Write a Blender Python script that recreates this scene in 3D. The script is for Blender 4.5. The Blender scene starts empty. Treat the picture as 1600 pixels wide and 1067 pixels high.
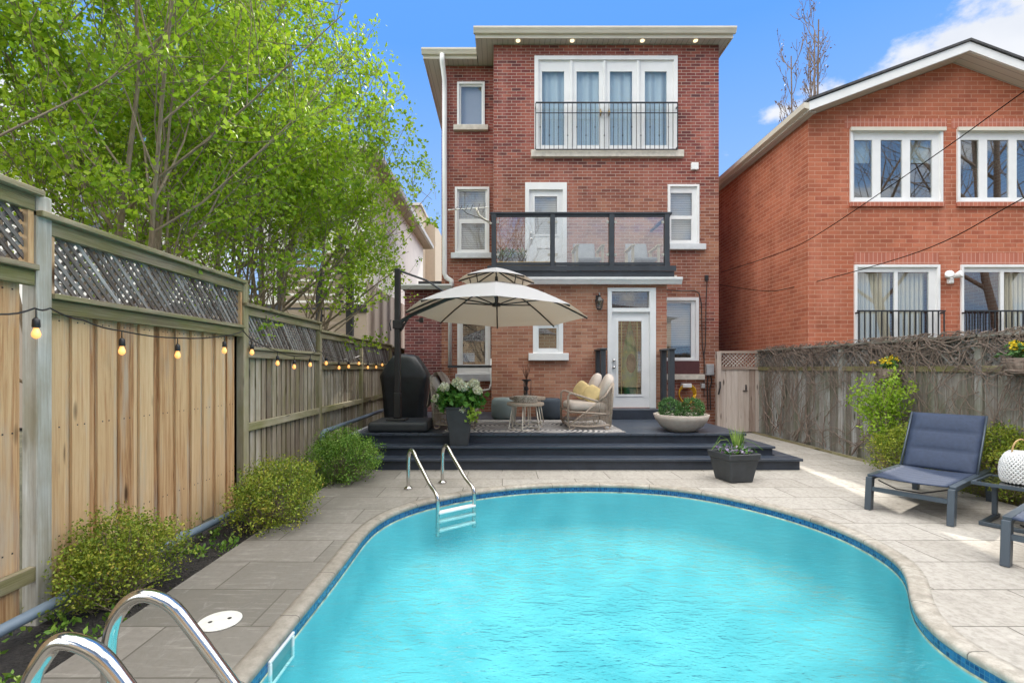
import bpy, bmesh, math, random
import numpy as np
from mathutils import Vector, Matrix
from mathutils.geometry import tessellate_polygon
random.seed(7)
RNG = np.random.default_rng(11)
S = bpy.context.scene
COL = S.collection
R = math.radians
# ---------------------------------------------------------------- camera
cd = bpy.data.cameras.new('camera'); cam = bpy.data.objects.new('camera', cd); COL.objects.link(cam)
cam.location = (0, 0, 1.5); cam.rotation_euler = (R(90), 0, 0)
cd.lens = 17.0; cd.sensor_width = 36; cd.shift_x = 0.0094; cd.shift_y = 0.026
cd.clip_start = 0.05; cd.clip_end = 3000
S.camera = cam
# ---------------------------------------------------------------- light
SUN_EL, SUN_AZ = 41.0, 9.0          # elevation; azimuth to the right of straight ahead (+Y)
SKY_TINT = (.9, .95, 1.0, 1)
CLOUD_A, CLOUD_B = (3.3, 3.6, 4.2, 1), (5.2, 5.2, 5.2, 1)
FILL_CLOUD_A, FILL_CLOUD_B = (20, 19.5, 18.5, 1), (30, 29, 27.5, 1)  # colours of the added fill clouds, brighter than the visible ones
W = bpy.data.worlds.new('World'); S.world = W; W.use_nodes = True
def setup_world():
    nt = W.node_tree; nt.nodes.clear(); L = nt.links
    def n(t, **k):
        x = nt.nodes.new(t)
        for a, b in k.items(): setattr(x, a, b)
        return x
    out = n('ShaderNodeOutputWorld'); bg = n('ShaderNodeBackground'); L.new(bg.outputs[0], out.inputs[0])
    sky = n('ShaderNodeTexSky', sky_type='NISHITA', sun_disc=False, sun_elevation=R(SUN_EL), sun_rotation=R(SUN_AZ))
    sky.air_density = 1.0; sky.dust_density = 0.2; sky.ozone_density = 2.2; sky.altitude = 100
    tc = n('ShaderNodeTexCoord')
    def cloud(center, scale, soft):
        c = Vector(center).normalized()
        s = n('ShaderNodeVectorMath', operation='SUBTRACT'); L.new(tc.outputs['Generated'], s.inputs[0]); s.inputs[1].default_value = c
        m = n('ShaderNodeVectorMath', operation='MULTIPLY'); L.new(s.outputs[0], m.inputs[0]); m.inputs[1].default_value = scale
        l = n('ShaderNodeVectorMath', operation='LENGTH'); L.new(m.outputs[0], l.inputs[0])
        r = n('ShaderNodeMapRange'); r.inputs['From Min'].default_value = 1.0; r.inputs['From Max'].default_value = soft
        r.inputs['To Min'].default_value = 0; r.inputs['To Max'].default_value = 1; L.new(l.outputs['Value'], r.inputs['Value'])
        return r.outputs[0]
    def dirpx(x, y): return ((x-785)/755., 1.0, (575-y)/755.)
    blobs = [cloud((0, -1, .20), (.75, .75, 4.2), 0.0), cloud(dirpx(1370, 140), (4.0, 4.0, 12), -.35), cloud(dirpx(1480, 135), (2.9, 2.9, 7.5), 0.0), cloud(dirpx(1215, 176), (11, 9, 36), 0.0), cloud(dirpx(1700, 90), (3.5, 3.5, 8.0), .2),  # first one: unseen low band added behind for paler glass reflections
             cloud(dirpx(10, 165), (8, 8, 14), 0.1)]
    bright = [cloud((0, -.30, .95), (.75, 1.15, 2.0), 0.3), cloud((-1, -.55, .45), (1.2, 1.2, 1.9), 0.2), cloud((1, -.05, .75), (1.6, 1.4, 2.4), 0.2)]  # unseen clouds added overhead and behind to light the shaded yard
    def mx_(bl):
        acc = bl[0]
        for b in bl[1:]:
            m = n('ShaderNodeMath', operation='MAXIMUM'); L.new(acc, m.inputs[0]); L.new(b, m.inputs[1]); acc = m.outputs[0]
        return acc
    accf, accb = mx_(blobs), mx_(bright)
    mp = n('ShaderNodeMapping'); mp.inputs['Scale'].default_value = (1, 1, 1.7); L.new(tc.outputs['Generated'], mp.inputs[0])
    no = n('ShaderNodeTexNoise'); no.inputs['Scale'].default_value = 7; no.inputs['Detail'].default_value = 9; no.inputs['Roughness'].default_value = .6
    L.new(mp.outputs[0], no.inputs['Vector'])
    a = n('ShaderNodeMath', operation='MULTIPLY_ADD'); L.new(no.outputs['Fac'], a.inputs[0]); a.inputs[1].default_value = 2.4; a.inputs[2].default_value = -1.45
    n2 = n('ShaderNodeTexNoise'); n2.inputs['Scale'].default_value = 9; n2.inputs['Detail'].default_value = 5; L.new(mp.outputs[0], n2.inputs['Vector'])
    tint = n('ShaderNodeMix', data_type='RGBA', blend_type='MULTIPLY'); tint.inputs['Factor'].default_value = 1
    sp = n('ShaderNodeSeparateXYZ'); L.new(tc.outputs['Generated'], sp.inputs[0])
    zr_ = n('ShaderNodeMapRange'); zr_.inputs['From Min'].default_value = .05; zr_.inputs['From Max'].default_value = .55; L.new(sp.outputs[2], zr_.inputs['Value'])
    cap = n('ShaderNodeMix', data_type='RGBA'); L.new(zr_.outputs[0], cap.inputs['Factor']); cap.inputs['A'].default_value = (2.7, 3.7, 5.0, 1); cap.inputs['B'].default_value = (.75, 2.05, 5.0, 1)
    dk_ = n('ShaderNodeMix', data_type='RGBA', blend_type='DARKEN'); dk_.inputs['Factor'].default_value = 1; L.new(sky.outputs[0], dk_.inputs['A']); L.new(cap.outputs['Result'], dk_.inputs['B'])
    L.new(dk_.outputs['Result'], tint.inputs['A']); tint.inputs['B'].default_value = SKY_TINT
    col = tint.outputs['Result']
    for acc, c0, c1 in ((accf, CLOUD_A, CLOUD_B), (accb, FILL_CLOUD_A, FILL_CLOUD_B)):
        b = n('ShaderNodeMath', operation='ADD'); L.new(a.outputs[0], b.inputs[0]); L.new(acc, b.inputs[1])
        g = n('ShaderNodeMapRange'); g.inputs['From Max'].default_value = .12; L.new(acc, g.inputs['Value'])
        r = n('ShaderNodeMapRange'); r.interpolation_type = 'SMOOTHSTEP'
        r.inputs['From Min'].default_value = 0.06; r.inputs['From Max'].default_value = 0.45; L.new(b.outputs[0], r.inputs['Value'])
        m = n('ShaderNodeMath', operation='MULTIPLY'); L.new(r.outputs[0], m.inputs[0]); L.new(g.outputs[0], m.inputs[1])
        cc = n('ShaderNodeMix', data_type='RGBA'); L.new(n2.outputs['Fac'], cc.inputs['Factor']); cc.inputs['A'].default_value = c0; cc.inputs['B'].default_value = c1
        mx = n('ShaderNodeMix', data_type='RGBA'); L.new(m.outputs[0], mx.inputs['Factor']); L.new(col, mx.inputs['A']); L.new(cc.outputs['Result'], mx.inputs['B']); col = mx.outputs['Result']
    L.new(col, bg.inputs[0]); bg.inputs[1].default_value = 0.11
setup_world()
sd = bpy.data.lights.new('sun', 'SUN'); sd.energy = 2.6; sd.angle = R(0.6); sd.color = (1, .93, .82)
sun = bpy.data.objects.new('sun', sd); COL.objects.link(sun)
dv = Vector((math.sin(R(SUN_AZ))*math.cos(R(SUN_EL)), math.cos(R(SUN_AZ))*math.cos(R(SUN_EL)), math.sin(R(SUN_EL))))
sun.rotation_euler = dv.to_track_quat('Z', 'Y').to_euler()
S.view_settings.view_transform = 'Standard'; S.view_settings.look = 'None'; S.view_settings.gamma = 1
S.view_settings.exposure = 0.95
S.cycles.use_denoising = True
S.cycles.max_bounces = 8; S.cycles.diffuse_bounces = 4; S.cycles.glossy_bounces = 3; S.cycles.transparent_max_bounces = 24
S.cycles.caustics_reflective = False; S.cycles.caustics_refractive = False
# ---------------------------------------------------------------- object helpers
def at(px, py, D): return ((px-785)/755.*D, 1.5+(575-py)/755.*D)
def X(px, D): return (px-785)/755.*D
def Z(py, D): return 1.5+(575-py)/755.*D
def wloc(o):
    v = Vector((0, 0, 0))
    while o is not None: v = v + o.location; o = o.parent
    return v
def tag(o, label=None, cat=None, group=None, kind=None):
    if label: o['label'] = label
    if cat: o['category'] = cat
    if group: o['group'] = group
    if kind: o['kind'] = kind
    return o
def thing(name, label, cat, loc=(0, 0, 0), group=None):
    o = bpy.data.objects.new(name, None); COL.objects.link(o); o.location = loc; o.empty_display_size = .1
    return tag(o, label, cat, group)
def copy_tree(o, parent=None):
    c = o.copy(); COL.objects.link(c); c.parent = parent
    for ch in [k for k in bpy.data.objects if k.parent is o]: copy_tree(ch, c)
    return c
class MB:
    def __init__(s): s.v = []; s.f = []; s.u = []; s.r = []; s.off = None
    def add(s, vs, fs, us, rnd=None, M=None):
        b = len(s.v)
        if M is not None: vs = [M @ Vector(p) for p in vs]
        s.v += [tuple(p) for p in vs]; s.f += [tuple(i+b for i in f) for f in fs]
        for u in us: s.u += list(u)
        s.r += [random.random() if rnd is None else rnd]*len(vs)
        return s
    def box(s, x0, x1, y0, y1, z0, z1, M=None, g='auto', rnd=None, taper=None):
        if x0 > x1: x0, x1 = x1, x0
        if y0 > y1: y0, y1 = y1, y0
        if z0 > z1: z0, z1 = z1, z0
        P = [(x, y, z) for z in (z0, z1) for y in (y0, y1) for x in (x0, x1)]
        if taper is not None:
            cx, cy = (x0+x1)/2, (y0+y1)/2
            P = [p if p[2] == z1 else (cx+(p[0]-cx)*taper, cy+(p[1]-cy)*taper, p[2]) for p in P]
        F = [((0, 2, 3, 1), 2), ((4, 5, 7, 6), 2), ((0, 1, 5, 4), 1), ((2, 6, 7, 3), 1), ((0, 4, 6, 2), 0), ((1, 3, 7, 5), 0)]
        d = (x1-x0, y1-y0, z1-z0); Lx = max(range(3), key=lambda i: d[i])
        o = (0, 0) if g == 'wall' else (random.random()*30, random.random()*30)
        us = []
        for f, n in F:
            a, b = [i for i in range(3) if i != n]
            if g != 'wall' and Lx == a: a, b = b, a
            us.append([(P[i][a]+o[0], P[i][b]+o[1]) for i in f])
        return s.add(P, [f for f, n in F], us, rnd, M)
    def quad(s, pts, uv=None, rnd=None):
        if uv is None: uv = [(p[0], p[2]) for p in pts]
        return s.add(pts, [tuple(range(len(pts)))], [uv], rnd)
    def tube(s, pts, r, n=8, rnd=None, cap=True, M=None):
        pts = [Vector(p) for p in pts]; rs = r if isinstance(r, (list, tuple)) else [r]*len(pts)
        vs = []; L = 0; ls = []
        prev = None
        for i, p in enumerate(pts):
            t = (pts[min(i+1, len(pts)-1)]-pts[max(i-1, 0)])
            if t.length < 1e-9: t = Vector((0, 0, 1))
            t.normalize()
            if prev is None:
                a = t.orthogonal().normalized()
            else:
                a = prev - t*prev.dot(t)
                a = a.normalized() if a.length > 1e-6 else t.orthogonal().normalized()
            prev = a; b = t.cross(a)
            if i: L += (p-pts[i-1]).length
            ls.append(L)
            for k in range(n):
                an = 2*math.pi*k/n
                vs.append(p+(a*math.cos(an)+b*math.sin(an))*rs[i])
        fs = []; us = []
        for i in range(len(pts)-1):
            for k in range(n):
                k2 = (k+1) % n
                fs.append((i*n+k, i*n+k2, (i+1)*n+k2, (i+1)*n+k))
                c = 2*math.pi*max(rs[i], .003)/n
                us.append([(k*c, ls[i]), ((k+1)*c, ls[i]), ((k+1)*c, ls[i+1]), (k*c, ls[i+1])])
        if cap:
            fs.append(tuple(range(n-1, -1, -1))); us.append([(0, 0)]*n)
            m = (len(pts)-1)*n
            fs.append(tuple(m+k for k in range(n))); us.append([(0, 0)]*n)
        return s.add(vs, fs, us, rnd, M)
    def lathe(s, prof, c=(0, 0, 0), n=24, rnd=None, M=None, sx=1, sy=1, rot=0):
        vs = []; fs = []; us = []
        for r, z in prof:
            for k in range(n):
                a = 2*math.pi*k/n+rot
                vs.append((c[0]+r*math.cos(a)*sx, c[1]+r*math.sin(a)*sy, c[2]+z))
        for i in range(len(prof)-1):
            for k in range(n):
                k2 = (k+1) % n
                fs.append((i*n+k, i*n+k2, (i+1)*n+k2, (i+1)*n+k))
                R0 = max(p[0] for p in prof)
                us.append([(k/n*6.28*R0, prof[i][1]), ((k+1)/n*6.28*R0, prof[i][1]), ((k+1)/n*6.28*R0, prof[i+1][1]), (k/n*6.28*R0, prof[i+1][1])])
        for i, fl in ((0, True), (len(prof)-1, False)):
            if prof[i][0] > 1e-4:
                idx = [i*n+k for k in range(n)]
                fs.append(tuple(reversed(idx)) if fl else tuple(idx)); us.append([(vs[j][0], vs[j][1]) for j in fs[-1]])
        return s.add(vs, fs, us, rnd, M)
    def blob(s, c, r, n=10, m=7, jit=0.0, M=None, rnd=None):
        rx, ry, rz = (r, r, r) if not isinstance(r, (tuple, list)) else r
        vs = []
        for i in range(m+1):
            th = math.pi*i/m
            for k in range(n):
                a = 2*math.pi*k/n; q = 1+random.uniform(-jit, jit)
                vs.append((c[0]+rx*q*math.sin(th)*math.cos(a), c[1]+ry*q*math.sin(th)*math.sin(a), c[2]-rz*q*math.cos(th)))
        fs = []; us = []
        for i in range(m):
            for k in range(n):
                k2 = (k+1) % n; f = (i*n+k, i*n+k2, (i+1)*n+k2, (i+1)*n+k); fs.append(f); us.append([(vs[j][0]+vs[j][1], vs[j][2]) for j in f])
        return s.add(vs, fs, us, rnd, M)
    def plate(s, x0, x1, z0, z1, holes, yf, yb, rnd=.5, outer=True):
        """a slab facing -Y with rectangular holes, with reveals running back to yb"""
        xs = sorted({x0, x1, *[h[0] for h in holes], *[h[1] for h in holes]}); zs = sorted({z0, z1, *[h[2] for h in holes], *[h[3] for h in holes]})
        xs = [x for x in xs if x0-1e-6 <= x <= x1+1e-6]; zs = [z for z in zs if z0-1e-6 <= z <= z1+1e-6]
        inh = lambda x, z: any(h[0] < x < h[1] and h[2] < z < h[3] for h in holes)
        for i in range(len(xs)-1):
            for j in range(len(zs)-1):
                a, b, c, d = xs[i], xs[i+1], zs[j], zs[j+1]
                if inh((a+b)/2, (c+d)/2): continue
                s.quad([(a, yf, c), (b, yf, c), (b, yf, d), (a, yf, d)], rnd=rnd)
        def side(a, b, c, d, flip):
            p = [(a, yf, c), (a, yb, c), (b, yb, d), (b, yf, d)]
            uv = [(yf+a, c), (yb+a, c), (yb+b, d), (yf+b, d)] if a == b else [(a, yf), (a, yb), (b, yb), (b, yf)]
            if flip: p.reverse(); uv.reverse()
            s.quad(p, uv, rnd)
        for (a, b, c, d), fl in ([((x0, x1, z0, z1), False)] if outer else [])+[(h, True) for h in holes]:
            a = max(a, x0); b = min(b, x1); c = max(c, z0); d = min(d, z1)
            side(a, a, c, d, not fl); side(b, b, c, d, fl); side(a, b, c, c, fl); side(a, b, d, d, not fl)
        return s
    def build(s, name, mat, parent=None, smooth=False, bevel=0, origin=None, label=None, seg=1):
        me = bpy.data.meshes.new(name); o = wloc(parent) if parent is not None else Vector(origin or (0, 0, 0))
        me.from_pydata([(p[0]-o.x, p[1]-o.y, p[2]-o.z) for p in s.v], [], s.f)
        uv = me.uv_layers.new(name='UVMap')
        uv.data.foreach_set('uv', np.array(s.u, dtype=np.float32).ravel())
        at_ = me.attributes.new('rnd', 'FLOAT', 'POINT'); at_.data.foreach_set('value', np.array(s.r, dtype=np.float32))
        if smooth: me.polygons.foreach_set('use_smooth', [True]*len(me.polygons))
        me.update()
        if mat: me.materials.append(mat)
        ob = bpy.data.objects.new(name, me); COL.objects.link(ob)
        if parent is not None: ob.parent = parent
        else: ob.location = o
        if bevel:
            m = ob.modifiers.new('b', 'BEVEL'); m.width = bevel; m.segments = seg; m.limit_method = 'ANGLE'; m.angle_limit = R(40)
        if label: ob['label'] = label
        return ob
def np_mesh(name, V, F4, mat, parent=None, rnd=None, origin=None):
    """V (n,3) array, F4 (m,4) array of quads"""
    o = wloc(parent) if parent is not None else Vector(origin or (0, 0, 0))
    me = bpy.data.meshes.new(name); V = V-np.array([o.x, o.y, o.z])
    me.vertices.add(len(V)); me.vertices.foreach_set('co', V.astype(np.float32).ravel())
    me.loops.add(F4.size); me.loops.foreach_set('vertex_index', F4.astype(np.int32).ravel())
    me.polygons.add(len(F4)); me.polygons.foreach_set('loop_start', np.arange(0, F4.size, 4, dtype=np.int32))
    me.update(calc_edges=True)
    a = me.attributes.new('rnd', 'FLOAT', 'POINT'); a.data.foreach_set('value', (rnd if rnd is not None else np.full(len(V), .5)).astype(np.float32))
    me.materials.append(mat)
    ob = bpy.data.objects.new(name, me); COL.objects.link(ob)
    if parent is not None: ob.parent = parent
    else: ob.location = o
    return ob
def leaves(name, anchors, k, spread, size, mat, parent=None, origin=None, up=0.3, aspect=.55, rnds=None, seed=1):
    rg = np.random.default_rng(seed)
    A = np.repeat(np.asarray(anchors, dtype=float), k, axis=0); n = len(A)
    P = A+rg.normal(0, spread, (n, 3))
    d = rg.normal(0, 1, (n, 3)); d[:, 2] += up; d /= np.linalg.norm(d, axis=1)[:, None]
    e = np.cross(d, rg.normal(0, 1, (n, 3))); e /= np.linalg.norm(e, axis=1)[:, None]
    nn = np.cross(d, e)
    sz = size*rg.uniform(.6, 1.3, n)[:, None]
    v0 = P; v1 = P+d*sz*.5+e*sz*aspect*.5+nn*sz*.12; v2 = P+d*sz; v3 = P+d*sz*.5-e*sz*aspect*.5+nn*sz*.12
    V = np.stack([v0, v1, v2, v3], 1).reshape(-1, 3); F = np.arange(4*n).reshape(-1, 4)
    base = np.repeat(rg.uniform(0, 1, len(anchors)), k)
    rn = np.clip(base*.5+rg.uniform(0, .5, n), 0, 1)
    return np_mesh(name, V, F, mat, parent, np.repeat(rn, 4), origin)
# ---------------------------------------------------------------- materials
class MT:
    def __init__(s, name):
        s.m = bpy.data.materials.new(name); s.m.use_nodes = True; s.nt = s.m.node_tree; s.L = s.nt.links
        s.nt.nodes.clear(); s.out = s.n('ShaderNodeOutputMaterial'); s.b = s.n('ShaderNodeBsdfPrincipled'); s.L.new(s.b.outputs[0], s.out.inputs[0])
    def n(s, t, **k):
        x = s.nt.nodes.new(t)
        for a, b in k.items(): setattr(x, a, b)
        return x
    def set(s, **k):
        for a, v in k.items():
            i = s.b.inputs[a.replace('_', ' ')]
            s.put(i, v)
        return s
    def put(s, i, v):
        if hasattr(v, 'links') or isinstance(v, bpy.types.NodeSocket): s.L.new(v, i)
        else:
            if isinstance(v, (tuple, list)) and len(v) == 3 and i.type == 'RGBA': v = (*v, 1)
            i.default_value = v
    def uv(s, scale=(1, 1, 1), rot=0, kind='UV', loc=(0, 0, 0)):
        t = s.n('ShaderNodeTexCoord'); m = s.n('ShaderNodeMapping'); s.L.new(t.outputs[kind], m.inputs[0])
        m.inputs['Scale'].default_value = scale; m.inputs['Rotation'].default_value = (0, 0, rot); m.inputs['Location'].default_value = loc
        return m.outputs[0]
    def noise(s, vec, scale=5, detail=4, rough=.5, dist=0):
        x = s.n('ShaderNodeTexNoise'); s.L.new(vec, x.inputs['Vector']); x.inputs['Scale'].default_value = scale
        x.inputs['Detail'].default_value = detail; x.inputs['Roughness'].default_value = rough; x.inputs['Distortion'].default_value = dist
        return x.outputs['Fac']
    def ramp(s, fac, stops, const=False):
        x = s.n('ShaderNodeValToRGB'); s.L.new(fac, x.inputs[0]); e = x.color_ramp.elements
        if const: x.color_ramp.interpolation = 'CONSTANT'
        while len(e) < len(stops): e.new(.5)
        for i, (p, c) in enumerate(stops):
            e[i].position = p; e[i].color = (c, c, c, 1) if not isinstance(c, tuple) else (*c, 1)
        return x.outputs[0]
    def mix(s, fac, a, b, mode='MIX'):
        x = s.n('ShaderNodeMix', data_type='RGBA', blend_type=mode); s.put(x.inputs['Factor'], fac); s.put(x.inputs['A'], a); s.put(x.inputs['B'], b)
        return x.outputs['Result']
    def math(s, op, a, b=0, c=0, clamp=False):
        x = s.n('ShaderNodeMath', operation=op, use_clamp=clamp)
        for i, v in enumerate((a, b, c)): s.put(x.inputs[i], v)
        return x.outputs[0]
    def rnd(s): return s.n('ShaderNodeAttribute', attribute_name='rnd').outputs['Fac']
    def bump(s, h, strength=.3, dist=.01):
        x = s.n('ShaderNodeBump'); s.L.new(h, x.inputs['Height']); x.inputs['Strength'].default_value = strength; x.inputs['Distance'].default_value = dist
        s.L.new(x.outputs[0], s.b.inputs['Normal']); return x.outputs[0]
def simple(name, col, rough=.5, metal=0, var=.12, scale=8, bump=0, spec=.5, kind='Object', bscale=None):
    t = MT(name); v = t.uv(kind=kind)
    f = t.noise(v, scale, 5, .6)
    c0 = tuple(max(0, c*(1-var)) for c in col); c1 = tuple(min(1, c*(1+var)) for c in col)
    t.set(Base_Color=t.ramp(f, [(.3, c0), (.7, c1)]), Roughness=rough, Metallic=metal, Specular_IOR_Level=spec)
    if bump: t.bump(t.noise(v, bscale or scale*6, 4, .6), bump, .004)
    return t.m
def brick_mat(name, cols, mortar, bw=.225, rh=.073, patch=None, var=.25, seed=0, zfade=None):
    t = MT(name); v = t.uv()
    nz = t.n('ShaderNodeTexNoise'); t.L.new(v, nz.inputs['Vector']); nz.inputs['Scale'].default_value = 9; nz.inputs['Detail'].default_value = 2
    wob = t.n('ShaderNodeVectorMath', operation='MULTIPLY_ADD'); t.L.new(nz.outputs['Color'], wob.inputs[0]); wob.inputs[1].default_value = (.007, .007, 0); t.L.new(v, wob.inputs[2])
    b = t.n('ShaderNodeTexBrick'); t.L.new(wob.outputs[0], b.inputs['Vector']); b.inputs['Color1'].default_value = (0, 0, 0, 1); b.inputs['Color2'].default_value = (1, 1, 1, 1)
    b.inputs['Mortar'].default_value = (.5, .5, .5, 1); b.inputs['Scale'].default_value = 1; b.inputs['Brick Width'].default_value = bw; b.inputs['Row Height'].default_value = rh
    b.inputs['Mortar Size'].default_value = .0062; b.inputs['Mortar Smooth'].default_value = .3; b.inputs['Bias'].default_value = 0
    n = len(cols)
    c = t.ramp(b.outputs['Color'], [(i/(n-1), cols[i]) for i in range(n)])
    fine = t.noise(v, 40, 4, .6)
    c = t.mix(t.ramp(fine, [(.35, .0), (.7, var)]), c, tuple(x*.55 for x in cols[0]))
    if patch:
        big = t.noise(v, .55, 3, .55)
        pm = t.ramp(big, [(.5, 0.), (.62, .75)])
        if zfade:
            tc = t.n('ShaderNodeTexCoord'); sp = t.n('ShaderNodeSeparateXYZ'); t.L.new(tc.outputs['UV'], sp.inputs[0])
            mr = t.n('ShaderNodeMapRange'); mr.inputs['From Min'].default_value = zfade[0]; mr.inputs['From Max'].default_value = zfade[1]; t.L.new(sp.outputs[1], mr.inputs['Value'])
            pm = t.math('MULTIPLY', t.ramp(big, [(.30, 0.), (.46, .9)]), mr.outputs[0])
        pc = t.ramp(b.outputs['Color'], [(0, patch[0]), (1, patch[1])])
        c = t.mix(pm, c, pc)
    stain = t.noise(v, 1.3, 4, .6)
    c = t.mix(t.ramp(stain, [(.42, 0.), (.7, .6)]), c, tuple(x*.5 for x in cols[n//2]))
    st2 = t.noise(t.uv((1.6, .35, 1), loc=(4, 2, 0)), 1.4, 5, .65)
    c = t.mix(t.ramp(st2, [(.5, 0.), (.72, .4)]), c, tuple(min(1, x*1.25+.06) for x in cols[-2]))
    mcol = t.mix(t.noise(v, 3, 4), tuple(x*.8 for x in mortar), mortar)
    c = t.mix(b.outputs['Fac'], c, mcol)
    t.set(Base_Color=c, Roughness=.9, Specular_IOR_Level=.2)
    h = t.math('MULTIPLY_ADD', b.outputs['Fac'], -1.0, t.math('MULTIPLY', fine, .5))
    t.bump(h, .6, .008)
    return t.m
def wood_mat(name, stops, moss=None, mossamt=.5, grey=None, rough=.85, tint=.45, kn=True):
    t = MT(name); v = t.uv((60, 1.6, 1)); v1 = t.uv((1, 1, 1))
    g = t.noise(v, 1, 8, .7, .8)
    g = t.math('ADD', t.math('MULTIPLY_ADD', g, 2.0, -.5), t.math('MULTIPLY_ADD', t.noise(t.uv((16, .5, 1), loc=(7, 2, 0)), 1, 4, .6), .9, -.45), clamp=True)
    r = t.rnd()
    f = t.math('ADD', t.math('MULTIPLY', g, 1-tint), t.math('MULTIPLY', r, tint))
    c = t.ramp(f, stops)
    if grey:
        gm = t.noise(t.uv((7, .8, 1), loc=(3, 5, 0)), 1, 4, .6)
        c = t.mix(t.ramp(gm, [(.52, 0.), (.66, .6)]), c, grey)
    if kn:
        vo = t.n('ShaderNodeTexVoronoi'); t.L.new(t.uv((6, 1.6, 1)), vo.inputs['Vector']); vo.inputs['Scale'].default_value = 1
        c = t.mix(t.ramp(vo.outputs['Distance'], [(.07, .95), (.16, 0.)]), c, tuple(x*.3 for x in stops[0][1]))
    if moss:
        mm = t.noise(t.uv((3, 1.2, 1), loc=(1, 9, 0)), 1, 5, .6)
        c = t.mix(t.ramp(mm, [(.5-mossamt*.2, 0.), (.66, .75)]), c, moss)
    t.set(Base_Color=c, Roughness=rough, Specular_IOR_Level=.25)
    t.bump(g, .5, .004)
    return t.m
def leaf_mat(name, stops, trans=.35, rough=.5):
    t = MT(name); c = t.ramp(t.rnd(), stops)
    t.set(Base_Color=c, Roughness=rough, Specular_IOR_Level=.3)
    tr = t.n('ShaderNodeBsdfTranslucent'); t.L.new(t.mix(1, c, (1.0, 1.0, .55), 'MULTIPLY'), tr.inputs[0])
    mx = t.n('ShaderNodeMixShader'); mx.inputs[0].default_value = trans
    t.L.new(t.b.outputs[0], mx.inputs[1]); t.L.new(tr.outputs[0], mx.inputs[2]); t.L.new(mx.outputs[0], t.out.inputs[0])
    return t.m
def glass_mat(name, base=.12, tint=(.85, .9, .9), bump=0.0):
    t = MT(name); t.nt.nodes.remove(t.b)
    tr = t.n('ShaderNodeBsdfTransparent'); tr.inputs[0].default_value = (*tint, 1)
    gl = t.n('ShaderNodeBsdfGlossy'); gl.inputs['Roughness'].default_value = 0.0
    lw = t.n('ShaderNodeLayerWeight'); lw.inputs[0].default_value = .5
    f = t.math('ADD', t.math('MULTIPLY', t.math('POWER', lw.outputs['Facing'], 4), .8), base*.6+.03, clamp=True)
    if bump:
        bm = t.n('ShaderNodeBump'); bm.inputs['Strength'].default_value = bump; bm.inputs['Distance'].default_value = .01
        t.L.new(t.noise(t.uv(), 1.6, 2), bm.inputs['Height']); t.L.new(bm.outputs[0], gl.inputs['Normal'])
    mx = t.n('ShaderNodeMixShader'); t.L.new(f, mx.inputs[0]); t.L.new(tr.outputs[0], mx.inputs[1]); t.L.new(gl.outputs[0], mx.inputs[2])
    t.L.new(mx.outputs[0], t.out.inputs[0]); return t.m
m_brick = brick_mat('red_brick', [(.10, .04, .045), (.23, .06, .055), (.27, .08, .065), (.36, .11, .08), (.24, .065, .06)], (.46, .36, .31),
                    patch=[(.25, .10, .065), (.42, .21, .13)], zfade=(6.9, 4.6))
m_brick2 = brick_mat('orange_brick', [(.28, .12, .08), (.37, .17, .11), (.43, .21, .135), (.48, .26, .17)], (.44, .32, .25), patch=[(.33, .11, .085), (.40, .16, .115)], rh=.069)
m_brick3 = brick_mat('purple_brick', [(.13, .05, .055), (.22, .07, .07), (.30, .10, .09)], (.45, .36, .34))
m_brickN = brick_mat('neighbour_brick', [(.34, .10, .06), (.43, .135, .075), (.49, .165, .095), (.39, .12, .07)], (.56, .31, .22), bw=.26, rh=.085, var=.2)
def soldier_mat():
    t = MT('soldier_brick'); v = t.uv()
    b = t.n('ShaderNodeTexBrick'); t.L.new(v, b.inputs['Vector']); b.inputs['Color1'].default_value = (.36, .11, .07, 1); b.inputs['Color2'].default_value = (.46, .155, .10, 1)
    b.inputs['Mortar'].default_value = (.52, .28, .22, 1); b.inputs['Scale'].default_value = 1; b.inputs['Brick Width'].default_value = .085; b.inputs['Row Height'].default_value = .4
    b.offset = 0; b.inputs['Mortar Size'].default_value = .007
    t.set(Base_Color=b.outputs['Color'], Roughness=.9); t.bump(b.outputs['Fac'], -.5, .006); return t.m
m_soldier = soldier_mat()
m_wire = simple('matte_wire', (.012, .012, .012), 1.0, spec=0)
m_white = simple('white_paint', (.74, .75, .76), .45, var=.05, scale=3)
m_cream = simple('cream_metal', (.62, .58, .50), .5, var=.06, scale=2)
m_stone = simple('limestone_sill', (.56, .52, .46), .85, var=.18, scale=9, bump=.4)
m_greysill = simple('painted_sill', (.62, .66, .70), .7, var=.08)
def soffit_mat(name, col, sc=(1, 9, 1)):
    t = MT(name); v = t.uv(); sp = t.n('ShaderNodeSeparateXYZ'); t.L.new(v, sp.inputs[0])
    fr = t.math('FRACT', t.math('MULTIPLY', sp.outputs[0], 8))
    t.set(Base_Color=t.ramp(fr, [(0, tuple(c*.55 for c in col)), (.08, tuple(c*.6 for c in col)), (.12, col)]), Roughness=.5); return t.m
m_soffit = soffit_mat('ribbed_soffit', (.55, .53, .49))
m_shingle = simple('dark_shingles', (.06, .06, .065), .9, var=.4, scale=14, bump=.5)
m_glass = glass_mat('window_glass', .18, (.98, .985, .985))
m_glassN = glass_mat('coated_glass', .38)
m_glass2 = glass_mat('balcony_glass', .26, (.95, .97, .97), bump=.02)
m_char = simple('charcoal_metal', (.035, .042, .052), .45, var=.2, scale=4)
m_black = simple('black_metal', (.02, .02, .022), .4, var=.2)
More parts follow.
